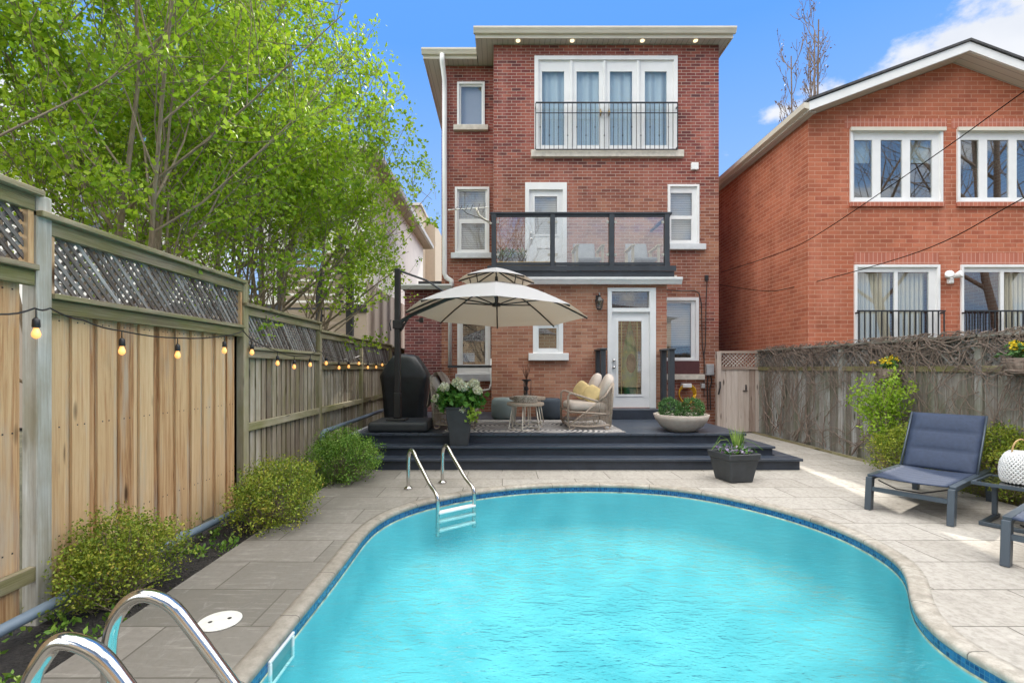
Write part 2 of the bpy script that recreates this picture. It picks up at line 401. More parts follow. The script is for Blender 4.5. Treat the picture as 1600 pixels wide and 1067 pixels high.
def blind_mat():
    t = MT('slatted_blind'); v = t.uv(); sp = t.n('ShaderNodeSeparateXYZ'); t.L.new(v, sp.inputs[0])
    fr = t.math('FRACT', t.math('MULTIPLY', sp.outputs[1], 18))
    t.set(Base_Color=t.ramp(fr, [(0, (.28, .28, .27)), (.2, (.5, .5, .48)), (.5, (.66, .66, .63))]), Roughness=.6); t.bump(fr, .6, .02); return t.m
m_blind = blind_mat()
def curtain_mat(name, a, b, fq=11):
    t = MT(name); v = t.uv(); sp = t.n('ShaderNodeSeparateXYZ'); t.L.new(v, sp.inputs[0])
    s = t.math('SINE', t.math('MULTIPLY', sp.outputs[0], fq*6.28))
    t.set(Base_Color=t.mix(.5, t.ramp(t.math('MULTIPLY_ADD', s, .5, .5), [(0, a), (1, b)]), b), Roughness=.8); t.bump(s, .8, .03); return t.m
m_curt = curtain_mat('cream_curtain', (.60, .57, .42), (.85, .82, .66))
m_litroom = curtain_mat('lit_room_curtain', (.52, .70, .80), (.68, .84, .92), 4)  # brightness of lit rooms and sky put into this pale blue
m_dark = simple('dark_interior', (.03, .035, .04), .8)
def deck_mat(name, rot, col=(.034, .045, .066), w=.14):
    t = MT(name); v = t.uv(rot=rot); sp = t.n('ShaderNodeSeparateXYZ'); t.L.new(v, sp.inputs[0])
    fr = t.math('FRACT', t.math('MULTIPLY', sp.outputs[0], 1/w))
    g = t.noise(t.uv((30, 2, 1), rot), 1, 4, .6); w_ = t.noise(t.uv(), 2.2, 5, .65)
    c = t.mix(t.ramp(g, [(.3, 0.), (.8, .5)]), col, tuple(c*1.7 for c in col))
    c = t.mix(t.ramp(w_, [(.5, 0.), (.75, .45)]), c, (.10, .105, .115))
    line = t.ramp(fr, [(0, 1.), (.05, 1.), (.09, 0.)])
    c = t.mix(line, c, (.008, .009, .011)); t.set(Base_Color=c, Roughness=.38, Specular_IOR_Level=.5); t.bump(t.math('SUBTRACT', g, t.math('MULTIPLY', line, 2)), .4, .004); return t.m
m_deck = deck_mat('charcoal_deck_boards', R(45)); m_decks = deck_mat('charcoal_step_boards', R(90), w=.135)
m_riser = simple('charcoal_riser', (.028, .036, .052), .5, var=.25, scale=5, bump=.2)
m_cedar = wood_mat('cedar_boards', [(.15, (.17, .08, .035)), (.34, (.40, .22, .105)), (.52, (.55, .365, .195)), (.8, (.66, .49, .30))], grey=(.44, .40, .33))
m_grey = wood_mat('weathered_boards', [(.2, (.13, .10, .075)), (.45, (.30, .25, .19)), (.65, (.42, .38, .31)), (.85, (.50, .46, .40))], moss=(.20, .18, .08), mossamt=.2)
m_rail = wood_mat('mossy_rails', [(.2, (.13, .105, .07)), (.5, (.29, .25, .175)), (.8, (.40, .36, .27))], moss=(.17, .175, .045), mossamt=.55)
m_lat = wood_mat('grey_lattice', [(.2, (.11, .09, .08)), (.45, (.27, .25, .235)), (.8, (.50, .50, .50))], moss=(.05, .035, .028), mossamt=.9, kn=False)
m_post = wood_mat('pale_post', [(.2, (.24, .235, .21)), (.5, (.40, .40, .37)), (.8, (.58, .58, .54))], moss=(.24, .21, .13), mossamt=.4)
m_old = wood_mat('silvered_boards', [(.15, (.11, .095, .085)), (.4, (.23, .21, .19)), (.6, (.35, .345, .335)), (.8, (.50, .53, .55))], moss=(.12, .13, .08), mossamt=.35)
m_gate = wood_mat('gate_boards', [(.2, (.22, .15, .12)), (.45, (.42, .34, .29)), (.8, (.60, .53, .48))])
def paving():
    t = MT('stone_paving'); v = t.uv()
    b = t.n('ShaderNodeTexBrick'); t.L.new(v, b.inputs['Vector']); b.inputs['Color1'].default_value = (0, 0, 0, 1); b.inputs['Color2'].default_value = (1, 1, 1, 1)
    b.inputs['Scale'].default_value = 1; b.inputs['Brick Width'].default_value = .98; b.inputs['Row Height'].default_value = .47; b.inputs['Mortar Size'].default_value = .006; b.inputs['Mortar Smooth'].default_value = .2
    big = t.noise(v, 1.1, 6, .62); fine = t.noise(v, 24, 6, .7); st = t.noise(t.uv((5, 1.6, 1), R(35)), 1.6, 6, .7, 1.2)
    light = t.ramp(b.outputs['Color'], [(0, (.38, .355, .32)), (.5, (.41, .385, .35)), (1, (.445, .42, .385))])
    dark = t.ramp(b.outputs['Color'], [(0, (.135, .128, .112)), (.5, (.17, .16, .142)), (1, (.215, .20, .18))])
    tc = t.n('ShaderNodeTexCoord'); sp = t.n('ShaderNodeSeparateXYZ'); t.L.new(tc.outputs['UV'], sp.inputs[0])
    # slabs darker towards the left fence: part grime, part shade put into the colour
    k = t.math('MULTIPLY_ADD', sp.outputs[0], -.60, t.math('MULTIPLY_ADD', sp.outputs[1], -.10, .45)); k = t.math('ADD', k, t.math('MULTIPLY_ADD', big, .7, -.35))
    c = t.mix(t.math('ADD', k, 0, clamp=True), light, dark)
    c = t.mix(t.ramp(st, [(.45, 0.), (.65, .6)]), c, t.mix(.5, c, (.18, .165, .14)))
    c = t.mix(t.ramp(st, [(.3, .2), (.42, 0.)]), c, (.5, .48, .45))
    c = t.mix(t.ramp(fine, [(.38, .34), (.54, 0.)]), c, (.14, .13, .11))
    sk_ = t.noise(t.uv((2.2, 16, 1), R(28)), 1.3, 5, .7); c = t.mix(t.ramp(sk_, [(.54, 0.), (.7, .4)]), c, t.mix(.5, c, (.6, .57, .52)))
    c = t.mix(t.math('MULTIPLY', b.outputs['Fac'], .75), c, (.10, .09, .075))
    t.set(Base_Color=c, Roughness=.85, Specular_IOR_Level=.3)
    t.bump(t.math('ADD', t.math('MULTIPLY', b.outputs['Fac'], -1.2), t.math('MULTIPLY', st, .8)), .45, .01); return t.m
m_pave = paving()
def coping():
    t = MT('coping_stone'); v = t.uv()
    sp = t.n('ShaderNodeSeparateXYZ'); t.L.new(v, sp.inputs[0])
    fr = t.math('FRACT', t.math('MULTIPLY', sp.outputs[0], 1/.62)); j = t.ramp(fr, [(0, .8), (.006, .8), (.014, 0.)])
    v2 = t.uv(kind='Object')
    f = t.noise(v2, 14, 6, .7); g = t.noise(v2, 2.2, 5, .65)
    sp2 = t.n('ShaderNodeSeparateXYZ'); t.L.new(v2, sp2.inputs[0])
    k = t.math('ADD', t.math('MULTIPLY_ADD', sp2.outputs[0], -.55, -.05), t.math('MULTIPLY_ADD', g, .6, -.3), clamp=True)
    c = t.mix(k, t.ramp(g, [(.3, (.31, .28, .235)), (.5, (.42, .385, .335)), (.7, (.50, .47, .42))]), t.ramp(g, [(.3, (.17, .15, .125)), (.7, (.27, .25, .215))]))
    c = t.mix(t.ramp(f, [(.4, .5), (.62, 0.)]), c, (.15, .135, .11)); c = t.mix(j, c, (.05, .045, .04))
    t.set(Base_Color=c, Roughness=.85); t.bump(t.math('SUBTRACT', f, j), .4, .006); return t.m
m_cope = coping()
def tile():
    t = MT('blue_mosaic'); v = t.uv()
    b = t.n('ShaderNodeTexBrick'); t.L.new(v, b.inputs['Vector']); b.offset = 0
    b.inputs['Color1'].default_value = (.004, .03, .13, 1); b.inputs['Color2'].default_value = (.02, .13, .32, 1); b.inputs['Mortar'].default_value = (.05, .16, .28, 1)
    b.inputs['Scale'].default_value = 1; b.inputs['Brick Width'].default_value = .024; b.inputs['Row Height'].default_value = .024; b.inputs['Mortar Size'].default_value = .0018
    t.set(Base_Color=b.outputs['Color'], Roughness=.2); return t.m
m_tile = tile()
def liner():
    t = MT('pool_liner'); v = t.uv(kind='Object')
    g = t.noise(v, .7, 3, .5); c = t.ramp(g, [(.3, (.10, .40, .47)), (.7, (.18, .50, .56))])
    # faint pale caustic veins of rippled light painted into the liner colour
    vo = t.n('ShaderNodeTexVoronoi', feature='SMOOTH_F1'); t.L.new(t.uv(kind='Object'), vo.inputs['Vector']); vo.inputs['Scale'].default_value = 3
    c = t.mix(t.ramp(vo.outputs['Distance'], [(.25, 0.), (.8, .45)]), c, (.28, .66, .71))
    t.set(Base_Color=c, Roughness=.6); return t.m
m_liner = liner()
def water():
    t = MT('pool_water'); t.nt.nodes.remove(t.b)
    tr = t.n('ShaderNodeBsdfTransparent'); tr.inputs[0].default_value = (.72, .985, .995, 1)
    gl = t.n('ShaderNodeBsdfGlossy'); gl.inputs['Roughness'].default_value = 0.02
    v = t.uv(kind='Object')
    w = t.noise(t.uv((1, 2.0, 1), R(12), 'Object'), 5.5, 3, .55, .6); w2 = t.noise(v, 1.4, 3, .5); w3 = t.noise(t.uv((1, 2.2, 1), R(-8), 'Object'), 22, 2, .5, .5)
    h = t.math('ADD', t.math('MULTIPLY', w, .5), t.math('ADD', t.math('MULTIPLY', w2, 1.2), t.math('MULTIPLY', w3, .17)))
    bm = t.n('ShaderNodeBump'); bm.inputs['Strength'].default_value = .8; bm.inputs['Distance'].default_value = .07; t.L.new(h, bm.inputs['Height'])
    lw = t.n('ShaderNodeLayerWeight'); lw.inputs[0].default_value = .5; t.L.new(bm.outputs[0], lw.inputs['Normal']); t.L.new(bm.outputs[0], gl.inputs['Normal'])
    fr = t.math('MULTIPLY_ADD', t.math('POWER', lw.outputs['Facing'], 5), .9, .025, clamp=True)
    mx = t.n('ShaderNodeMixShader'); t.L.new(fr, mx.inputs[0]); t.L.new(tr.outputs[0], mx.inputs[1]); t.L.new(gl.outputs[0], mx.inputs[2])
    t.L.new(mx.outputs[0], t.out.inputs[0]); return t.m
m_water = water()
def soil():
    t = MT('mulch'); v = t.uv(kind='Object'); f = t.noise(v, 30, 6, .75); g = t.noise(v, 3, 3)
    vo = t.n('ShaderNodeTexVoronoi'); t.L.new(t.uv((1, 1, 1), kind='Object'), vo.inputs['Vector']); vo.inputs['Scale'].default_value = 45
    t.set(Base_Color=t.ramp(f, [(.3, (.012, .011, .011)), (.6, (.045, .04, .038)), (.8, (.10, .085, .07))]), Roughness=.95)
    t.bump(t.math('ADD', f, vo.outputs['Distance']), 1, .03); return t.m
m_soil = soil()
m_steel = simple('stainless_steel', (.62, .61, .59), .13, 1, var=.06, scale=2)
m_navy = simple('navy_sling_fabric', (.026, .042, .085), .75, var=.15, scale=30, bump=.3, bscale=300)
m_gun = simple('gunmetal_frame', (.06, .08, .105), .38, .3, var=.1, scale=3)
m_wick = simple('greige_rope', (.36, .295, .24), .8, var=.25, scale=40, bump=.4)
m_cush = simple('greige_cushion', (.50, .44, .39), .9, var=.08, scale=5, bump=.25, bscale=90)
m_throw = simple('taupe_throw', (.40, .33, .28), .95, var=.15, scale=7, bump=.4, bscale=60)
m_yell = simple('mustard_velvet', (.60, .46, .22), .8, var=.2, scale=6, bump=.2)
m_plan = simple('dark_planter', (.035, .04, .046), .55, var=.2, scale=8)
m_bowl = simple('stone_bowl', (.40, .35, .31), .75, var=.1, scale=12, bump=.25)
m_pipe = simple('blue_grey_pipe', (.15, .20, .26), .4, var=.12, scale=4)
m_cover = simple('black_cover_fabric', (.016, .020, .025), .42, var=.3, scale=5)
m_leafT = leaf_mat('spring_leaves', [(0, (.13, .26, .02)), (.35, (.24, .40, .03)), (.7, (.37, .53, .045)), (1, (.52, .62, .08))], .45)
m_leafS = leaf_mat('shrub_leaves', [(0, (.07, .13, .015)), (.4, (.18, .26, .03)), (.75, (.36, .40, .05)), (1, (.48, .36, .08))], .25)
m_leafG = leaf_mat('green_shrub_leaves', [(0, (.05, .13, .02)), (.4, (.12, .25, .035)), (.75, (.24, .39, .06)), (1, (.38, .50, .13))], .25)
m_leafB = leaf_mat('boxwood_leaves', [(0, (.02, .07, .02)), (.5, (.06, .15, .04)), (1, (.15, .27, .09))], .15)
m_leafH = leaf_mat('hydrangea_leaves', [(0, (.025, .09, .012)), (.5, (.06, .18, .025)), (1, (.16, .34, .06))], .2)
m_leafF = leaf_mat('forsythia_leaves', [(0, (.14, .28, .02)), (.5, (.28, .45, .04)), (1, (.45, .58, .08))], .4)
m_petal = leaf_mat('cream_petals', [(0, (.62, .66, .42)), (.5, (.76, .76, .62)), (1, (.82, .82, .74))], .2)
m_petalY = leaf_mat('yellow_petals', [(0, (.65, .45, .02)), (1, (.85, .70, .06))], .2)
m_petalP = leaf_mat('violet_petals', [(0, (.10, .02, .10)), (.5, (.45, .38, .60)), (1, (.75, .72, .80))], .2)
def bark(name, a, b):
    t = MT(name); f = t.noise(t.uv((30, 6, 1)), 1, 5, .7); t.set(Base_Color=t.ramp(f, [(.3, a), (.7, b)]), Roughness=.9); t.bump(f, .6, .006); return t.m
m_bark = bark('grey_bark', (.14, .11, .075), (.34, .28, .20)); m_vine = bark('dry_vine', (.09, .065, .05), (.33, .26, .22)); m_barkF = bark('far_bark', (.12, .085, .065), (.26, .20, .16))
# ================================================================ GROUND, POOL
PP = [(2.55, -.6), (2.47, .3), (2.42, 1.2)]
img = [(1600, 1067), (1573, 1049.5), (1522.6, 1026), (1464.5, 991), (1429.6, 956), (1420, 929), (1420, 910), (1416, 890.5), (1398.6, 871), (1367.6, 850), (1309.5, 820.8), (1251, 803),
       (1174, 781), (1108, 769.6), (1050, 760), (980, 756), (895.5, 755), (845, 757), (787, 760.7), (729, 768.5), (682, 778), (643.6, 788), (612.5, 800), (589, 813), (570, 830.5), (554.4, 853.7),
       (535, 879), (496, 927), (453.6, 975.8), (422.6, 1016.5), (387.8, 1057)]
for x, y in img:
    s = (y-575)/1.5; PP.append(((x-785)/s, 755/s))
PP += [(-1.24, 1.6), (-1.22, .6), (-1.15, -.4), (-.8, -1.1), (-.1, -1.5), (.9, -1.6), (1.9, -1.25)]
def smooth_loop(P, n=4):
    out = []
    N = len(P)
    for i in range(N):
        p0, p1, p2, p3 = [np.array(P[(i+k-1) % N]) for k in range(4)]
        for j in range(n):
            t = j/n
            out.append(tuple(.5*((2*p1)+(-p0+p2)*t+(2*p0-5*p1+4*p2-p3)*t*t+(-p0+3*p1-3*p2+p3)*t**3)))
    return out
def relax(P, k):
    for _ in range(k):
        A = np.array(P); A = .5*A+.25*np.roll(A, 1, 0)+.25*np.roll(A, -1, 0); P = [tuple(a) for a in A]
    return P
POOL = relax(smooth_loop(relax(PP, 1), 4), 3)
def offset_loop(P, d):
    A = np.array(P); t = np.roll(A, -1, 0)-np.roll(A, 1, 0); t /= np.linalg.norm(t, axis=1)[:, None]
    n = np.stack([t[:, 1], -t[:, 0]], 1)
    ar = .5*np.sum(A[:, 0]*np.roll(A[:, 1], -1)-np.roll(A[:, 0], -1)*A[:, 1])
    if ar < 0: n = -n
    return [tuple(x) for x in A+n*d]
def sheet(name, outer, hole, z, mat, kind='structure'):
    loops = [[Vector((*p, z)) for p in outer]]
    if hole: loops.append([Vector((*p, z)) for p in hole])
    tr = tessellate_polygon(loops); allv = [v for l in loops for v in l]
    mb = MB(); tris = []
    for t in tr:
        a, b, c = [allv[i] for i in t]
        tris.append(tuple(t) if (b-a).cross(c-a).z > 0 else tuple(reversed(t)))
    mb.add(allv, tris, [[(allv[i].x, allv[i].y) for i in t] for t in tris], .5)
    o = mb.build(name, mat); tag(o, kind=kind); return o
C_OUT = offset_loop(POOL, .30)
GRASSY = simple('bare_earth', (.10, .095, .06), .95, var=.4, scale=2)
sheet('ground', [(-400, -400), (400, -400), (400, 400), (-400, 400)], offset_loop(POOL, .2), -.09, GRASSY)
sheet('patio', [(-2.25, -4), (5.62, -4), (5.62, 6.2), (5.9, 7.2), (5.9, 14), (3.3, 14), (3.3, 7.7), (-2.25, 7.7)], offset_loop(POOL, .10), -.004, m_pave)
sheet('soil_bed', [(-2.9, -3), (-2.25, -3), (-2.25, 7.7), (-2.9, 7.7)], None, -.05, m_soil)
sheet('soil_strip', [(5.62, -3), (6.05, -3), (6.05, 7.6), (5.9, 7.2), (5.62, 6.2)], None, -.045, m_soil)
# coping ring: outer top, rounded inner nose
prof = [(.115, -.02), (.115, -.001), (.08, .002), (.022, .002), (.004, -.004), (-.004, -.014), (-.004, -.036), (.0, -.042)]
rings = [offset_loop(POOL, d) for d, z in prof]
mb = MB(); n = len(POOL); acc = [0]
for i in range(n): acc.append(acc[-1]+math.dist(POOL[i], POOL[(i+1) % n]))
vs = [(*rings[j][i], prof[j][1]) for j in range(len(prof)) for i in range(n)]
fs = []; us = []
for j in range(len(prof)-1):
    for i in range(n):
        i2 = (i+1) % n; fs.append((j*n+i, (j+1)*n+i, (j+1)*n+i2, j*n+i2)); us.append([(acc[i], prof[j][0]), (acc[i], prof[j+1][0]), (acc[i+1], prof[j+1][0]), (acc[i+1], prof[j][0])])
mb.add(vs, fs, us, .5)
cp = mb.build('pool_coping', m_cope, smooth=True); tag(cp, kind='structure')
def band(name, z0, z1, d0, d1, mat):
    mb = MB(); a = offset_loop(POOL, d0); b = offset_loop(POOL, d1)
    vs = [(*p, z0) for p in a]+[(*p, z1) for p in b]
    fs = [(i, (i+1) % n, n+(i+1) % n, n+i) for i in range(n)]; us = [[(acc[i], z0), (acc[i+1], z0), (acc[i+1], z1), (acc[i], z1)] for i in range(n)]
    mb.add(vs, fs, us, .5); o = mb.build(name, mat, smooth=True); tag(o, kind='structure'); return o
WZ = -.125
band('pool_tile_band', -.04, -.098, .002, .002, m_tile)
band('pool_edge_border', -.098, -.112, .0, .0, simple('cream_border', (.52, .50, .36), .6, var=.6, scale=14))
# wall + sloping floor
band('pool_upper_wall', -.112, -.165, .0, .0, m_liner)
def pool_shell():
    mb = MB(); dep = [(-.165, .0), (-.5, -.01), (-.66, -.06), (-.74, -.2), (-.92, -.62), (-1.25, -1.15)]
    vs = [(*p, z) for z, d in dep for p in offset_loop(POOL, d)]
    fs = []; us = []
    for j in range(len(dep)-1):
        for i in range(n):
            i2 = (i+1) % n; fs.append((j*n+i, j*n+i2, (j+1)*n+i2, (j+1)*n+i)); us.append([(0, 0)]*4)
    fs.append(tuple((len(dep)-1)*n+i for i in range(n))); us.append([(0, 0)]*n)
    mb.add(vs, fs, us, .5); o = mb.build('pool_shell', m_liner, smooth=True); tag(o, kind='structure')
pool_shell()
sheet('water', offset_loop(POOL, .001), None, WZ, m_water)
# ================================================================ DECK
DK = .467
dk = thing('timber_deck', 'charcoal painted timber deck with three wide steps behind the pool', 'deck', (.8, 8.9, 0))
mb = MB(); mb.box(-2.28, 3.87, 7.66, 11.5, DK-.04, DK, g='wall'); mb.build('platform', m_deck, dk, bevel=.004)
mb = MB(); mb.box(-2.26, 3.85, 7.70, 7.74, .31, DK-.045); mb.box(3.81, 3.85, 7.75, 11.4, 0, DK-.045); mb.box(-2.26, -2.22, 7.75, 11.4, 0, DK-.045); mb.build('riser', m_riser, dk)
mb = MB(); mb.box(-2.28, 4.16, 7.36, 7.69, .274, .31, g='wall'); mb.box(3.9, 4.16, 7.70, 11.3, .274, .31, g='wall'); mb.build('step', m_decks, dk, bevel=.004)
mb = MB(); mb.box(-2.26, 4.13, 7.40, 7.44, .17, .27); mb.box(4.09, 4.13, 7.45, 11.2, .0, .27); mb.build('riser', m_riser, dk)
mb = MB(); mb.box(-2.28, 4.42, 7.10, 7.39, .13, .17, g='wall'); mb.box(4.17, 4.42, 7.40, 11.1, .13, .17, g='wall'); mb.build('step', m_decks, dk, bevel=.004)
mb = MB(); mb.box(-2.26, 4.39, 7.14, 7.18, 0, .125); mb.box(4.35, 4.39, 7.19, 11, 0, .125); mb.build('riser', m_riser, dk)
mb = MB(); mb.box(-2.34, -2.285, 7.5, 11.4, .40, .50); mb.build('edge_board', simple('pale_edge_board', (.40, .41, .43), .7), dk)
mb = MB(); mb.box(X(950, 9.9), X(1030, 9.9), 9.8, 10.24, DK+.002, .66, g='wall'); mb.build('door_step', m_riser, dk, bevel=.006)
# ================================================================ WINDOWS
def window(h, y, x0, x1, z0, z1, panes, tr=.07, sill=None, fm=None, sm=None, blind=None, inset=.02, name='window', label=None, gl=None, bm=None):
    """trim stands 3 cm proud of the wall, sash inside; panes are holes given in world x/z"""
    fm = fm or m_white
    mb = MB(); mb.plate(x0, x1, z0, z1, [(x0+tr, x1-tr, z0+tr*.6, z1-tr)], y-.035, y+.06)
    mb.plate(x0+tr, x1-tr, z0+tr*.6, z1-tr, panes, y+.012, y+.045)
    w = mb.build(name, fm, h, bevel=.004, label=label)
    mb = MB()
    for p in panes: mb.box(p[0]-.004, p[1]+.004, y+.028, y+.036, p[2]-.004, p[3]+.004, g='wall')
    mb.build('pane', gl or m_glass, w)
    if sill:
        mb = MB(); mb.box(sill[0], sill[1], y-.09, y+.02, sill[2], sill[3], g='wall'); mb.build('sill', sm or m_stone, w, bevel=.006)
    if blind:
        mb = MB()
        for b in blind: mb.quad([(b[0], y+.12, b[2]), (b[1], y+.12, b[2]), (b[1], y+.12, b[3]), (b[0], y+.12, b[3])])
        mb.build('blind', bm or m_blind, w)
    return w
def rect(px0, px1, py0, py1, D): return (X(px0, D), X(px1, D), Z(py1, D), Z(py0, D))
# ================================================================ MAIN HOUSE
DM, DL, DA = 11.53, 12.33, 10.26
house = thing('brick_house', 'three storey red brick house with white framed windows behind the timber deck', 'house', (1.8, 14, 0))
XR, XL, XC, TOP = 5.16, -1.55, -.21, 9.20
TL = Z(100.4, DL)
o_fr = rect(835, 1058, 89, 235.5, DM); o_bd = rect(820.5, 885.4, 286, 437, DM); o_rm = rect(1043, 1091.8, 289, 381, DM); o_rl = rect(1030, 1091, 465, 563.5, DM)
inn = lambda r, t=.03: (r[0]+t, r[1]-t, r[2]+t, r[3]-t)
mb = MB()
mb.plate(XC, XR, 0, TOP, [inn(o_fr), inn(o_bd), inn(o_rm), inn(o_rl)], DM, DM+.2, outer=False)
mb.quad([(XR, DM, 0), (XR, 15.6, 0), (XR, 15.6, TOP), (XR, DM, TOP)], [(DM, 0), (15.6, 0), (15.6, TOP), (DM, TOP)])
mb.quad([(XC, DL, 0), (XC, DM, 0), (XC, DM, TOP), (XC, DL, TOP)], [(DL, 0), (DM, 0), (DM, TOP), (DL, TOP)])
o_lu = rect(714.5, 757.5, 129.5, 197.5, DL); o_lm = rect(711, 764.6, 293, 396, DL); o_ll = rect(714.7, 766.4, 470, 584, DL)
mb.plate(XL, XC, 0, TOP, [inn(o_lu), inn(o_lm), inn(o_ll)], DL, DL+.2, outer=False)
mb.quad([(XL, 15.6, 0), (XL, DL, 0), (XL, DL, TOP), (XL, 15.6, TOP)], [(15.6, 0), (DL, 0), (DL, TOP), (15.6, TOP)])
mb.quad([(XL, 15.6, 0), (XL, 15.6, TOP), (XR, 15.6, TOP), (XR, 15.6, 0)])
mb.build('main_wall', m_brick, house)
# addition
o_sw = rect(832.7, 879.5, 497, 553, DA); o_dr = rect(949, 1024, 450, 638.5, DA)
AX0, AX1, AT = -.23, 3.49, Z(441, DA)
mb = MB(); mb.plate(AX0, AX1, 0, AT, [inn(o_sw), inn(o_dr)], DA, DA+.2, outer=False)
mb.quad([(AX1, DA, 0), (AX1, DM, 0), (AX1, DM, AT), (AX1, DA, AT)], [(DA, 0), (DM, 0), (DM, AT), (DA, AT)])
mb.quad([(AX0, DM, 0), (AX0, DA, 0), (AX0, DA, AT), (AX0, DM, AT)], [(DM, 0), (DA, 0), (DA, AT), (DM, AT)])
mb.build('lower_wall', m_brick2, house)
mb = MB(); mb.box(AX0-.02, AX1+.02, DA-.02, DM-.002, AT, AT+.12, g='wall'); mb.build('lower_roof', m_shingle, house)
def gutter(parent, x0, x1, y, z, d=.12, hgt=.13, name='gutter', mat=None):
    mb = MB(); pr = [(0, 0), (-d*.55, 0), (-d*.75, hgt*.35), (-d, hgt*.7), (-d, hgt), (-d*.9, hgt), (-d*.9, hgt*.75), (0, hgt*.75)]
    vs = [(x, y+p[0], z+p[1]) for x in (x0, x1) for p in pr]; k = len(pr)
    fs = [(i, (i+1) % k, k+(i+1) % k, k+i) for i in range(k)]+[tuple(range(k-1, -1, -1)), tuple(range(k, 2*k))]
    mb.add(vs, fs, [[(vs[j][0], vs[j][2]) for j in f] for f in fs], .5); return mb.build(name, mat or m_white, parent)
gutter(house, AX0-.1, X(1066, 10.1), DA-.06, Z(443.5, 10.1), .13, .14)
mb = MB(); mb.box(AX0-.1, X(1057, 10.2), DA-.07, DA-.004, AT-.02, AT+.13, g='wall'); mb.build('fascia', m_cream, house)
# wing on the left
WX0 = X(632, 12.4); WT = Z(450, 12.3)
mb = MB(); mb.box(WX0, XL-.004, 12.42, 15.5, 0, WT, g='wall'); mb.build('wing_wall', m_brick3, house)
mb = MB(); mb.box(WX0-.1, XL-.004, 12.24, 15.55, WT+.01, WT+.09, g='wall'); mb.box(WX0+.35, XL-.004, 12.45, 15.5, WT+.095, WT+.2, g='wall'); mb.build('wing_roof', m_shingle, house)
gutter(house, WX0-.1, X(706, 12.2), 12.24, Z(452, 12.2), .12, .12)
# eaves
Zs = Z(59.5, 11.30)
mb = MB(); mb.box(XC-.40, XR+.20, 11.30, 15.6, Zs+.004, Zs+.14, g='wall'); mb.build('soffit', m_soffit, house)
mb = MB(); mb.box(XC-.42, XR+.22, 11.27, 11.30, Zs-.03, Zs+.15, g='wall'); mb.box(XR+.20, XR+.22, 11.302, 15.6, Zs-.03, Zs+.15, g='wall'); mb.box(XC-.42, XC-.40, 11.302, 11.92, Zs-.03, Zs+.15, g='wall'); mb.build('fascia', m_cream, house)
gutter(house, XC-.46, XR+.26, 11.27, Zs+.05, .11, .13, mat=m_cream)
mb = MB(); mb.box(XL-.40, XC-.42, 12.05, 15.6, Zs+.004, Zs+.14, g='wall'); mb.build('soffit', m_soffit, house)
mb = MB(); mb.box(XL-.42, XC-.425, 12.02, 12.05, Zs-.03, Zs+.15, g='wall'); mb.box(XL-.42, XL-.40, 12.052, 15.6, Zs-.03, Zs+.15, g='wall'); mb.build('fascia', m_cream, house)
gutter(house, XL-.45, XC-.43, 12.02, Zs+.05, .11, .13, mat=m_cream)
def hip(x0, x1, y0, y1, z, rise, name='roof'):
    mb = MB(); d = min(x1-x0, y1-y0)/2*.98
    v = [(x0, y0, z), (x1, y0, z), (x1, y1, z), (x0, y1, z), ((x0+x1)/2, y0+d, z+rise), ((x0+x1)/2, y1-d, z+rise)]
    fs = [(0, 1, 4), (1, 2, 5, 4), (2, 3, 5), (3, 0, 4, 5), (3, 2, 1, 0)]
    mb.add(v, fs, [[(v[j][0]+v[j][2], v[j][1]) for j in f] for f in fs], .5); return mb
hip(XC-.44, XR+.24, 11.25, 15.6, Zs+.185, .3).build('roof', m_shingle, house)
hip(XL-.45, XC-.44, 12.0, 15.6, Zs+.185, .1).build('roof', m_shingle, house)
# soffit lamps (lit)
em = MT('lit_lamp'); em.set(Base_Color=(1, .9, .7), Emission_Color=(1, .8, .5), Emission_Strength=.8); m_lit = em.m
for px in (809.5, 894, 1003.5, 1086.5):
    mb = MB(); mb.lathe([(.0, 0), (.05, 0), (.05, .02)], (X(px, 11.4), 11.4, Zs-.018), 12); mb.build('soffit_lamp', m_lit, house)
# --- windows of the main house
gz0, gz1 = Z(227, DM), Z(111.8, DM)
pn = [(X(a, DM), X(b, DM), gz0, gz1) for a, b in ((847, 881.6), (901, 936), (953, 988), (1007.6, 1042))]
fr = window(house, DM, *o_fr, pn, tr=.09, sill=(X(830, 11.5), X(1067.5, 11.5), Z(246.5, 11.5), Z(235.8, 11.5)), name='french_doors',
            blind=[(p[0]-.04, p[1]+.04, p[2]-.04, p[3]+.04) for p in pn], bm=m_litroom)  # pale sheets stand in for lit rooms and sky in the panes
mb = MB()
for px in (892.5, 944.5, 997): mb.box(X(px, DM)-.03, X(px, DM)+.03, DM-.02, DM+.01, o_fr[2]+.06, o_fr[3]-.1)
for px, a in ((944.5, 0),): mb.box(X(px, DM)-.005, X(px, DM)+.005, DM-.03, DM-.02, o_fr[2]+.06, o_fr[3]-.1)
mb.build('mullion', m_white, fr, bevel=.004)
mb = MB()
for px in (938, 951): mb.blob((X(px, DM), DM-.05, Z(178, DM)), .035, 8, 6); mb.box(X(px, DM)-.012, X(px, DM)+.012, DM-.04, DM+.01, Z(182, DM), Z(172, DM))
mb.build('handle', simple('brass', (.5, .38, .2), .3, 1), fr, smooth=True)
window(house, DL, *o_lu, [rect(720.5, 752.5, 135.5, 196, DL)], tr=.05, sill=(X(709, DL), X(763, DL), Z(205.5, DL), Z(197.5, DL)),
       blind=[rect(718, 755, 133, 200, DL)], bm=simple('frosted_shade', (.50, .54, .62), .7, var=.03))
window(house, DL, *o_lm, [rect(717, 758.5, 299, 342, DL), rect(721, 757.5, 349, 390, DL)], tr=.06, sill=(X(705, DL), X(768, DL), Z(404.5, DL), Z(396, DL)), sm=m_greysill,
       blind=[rect(715, 760, 297, 345, DL), rect(715, 760, 346, 392, DL)])
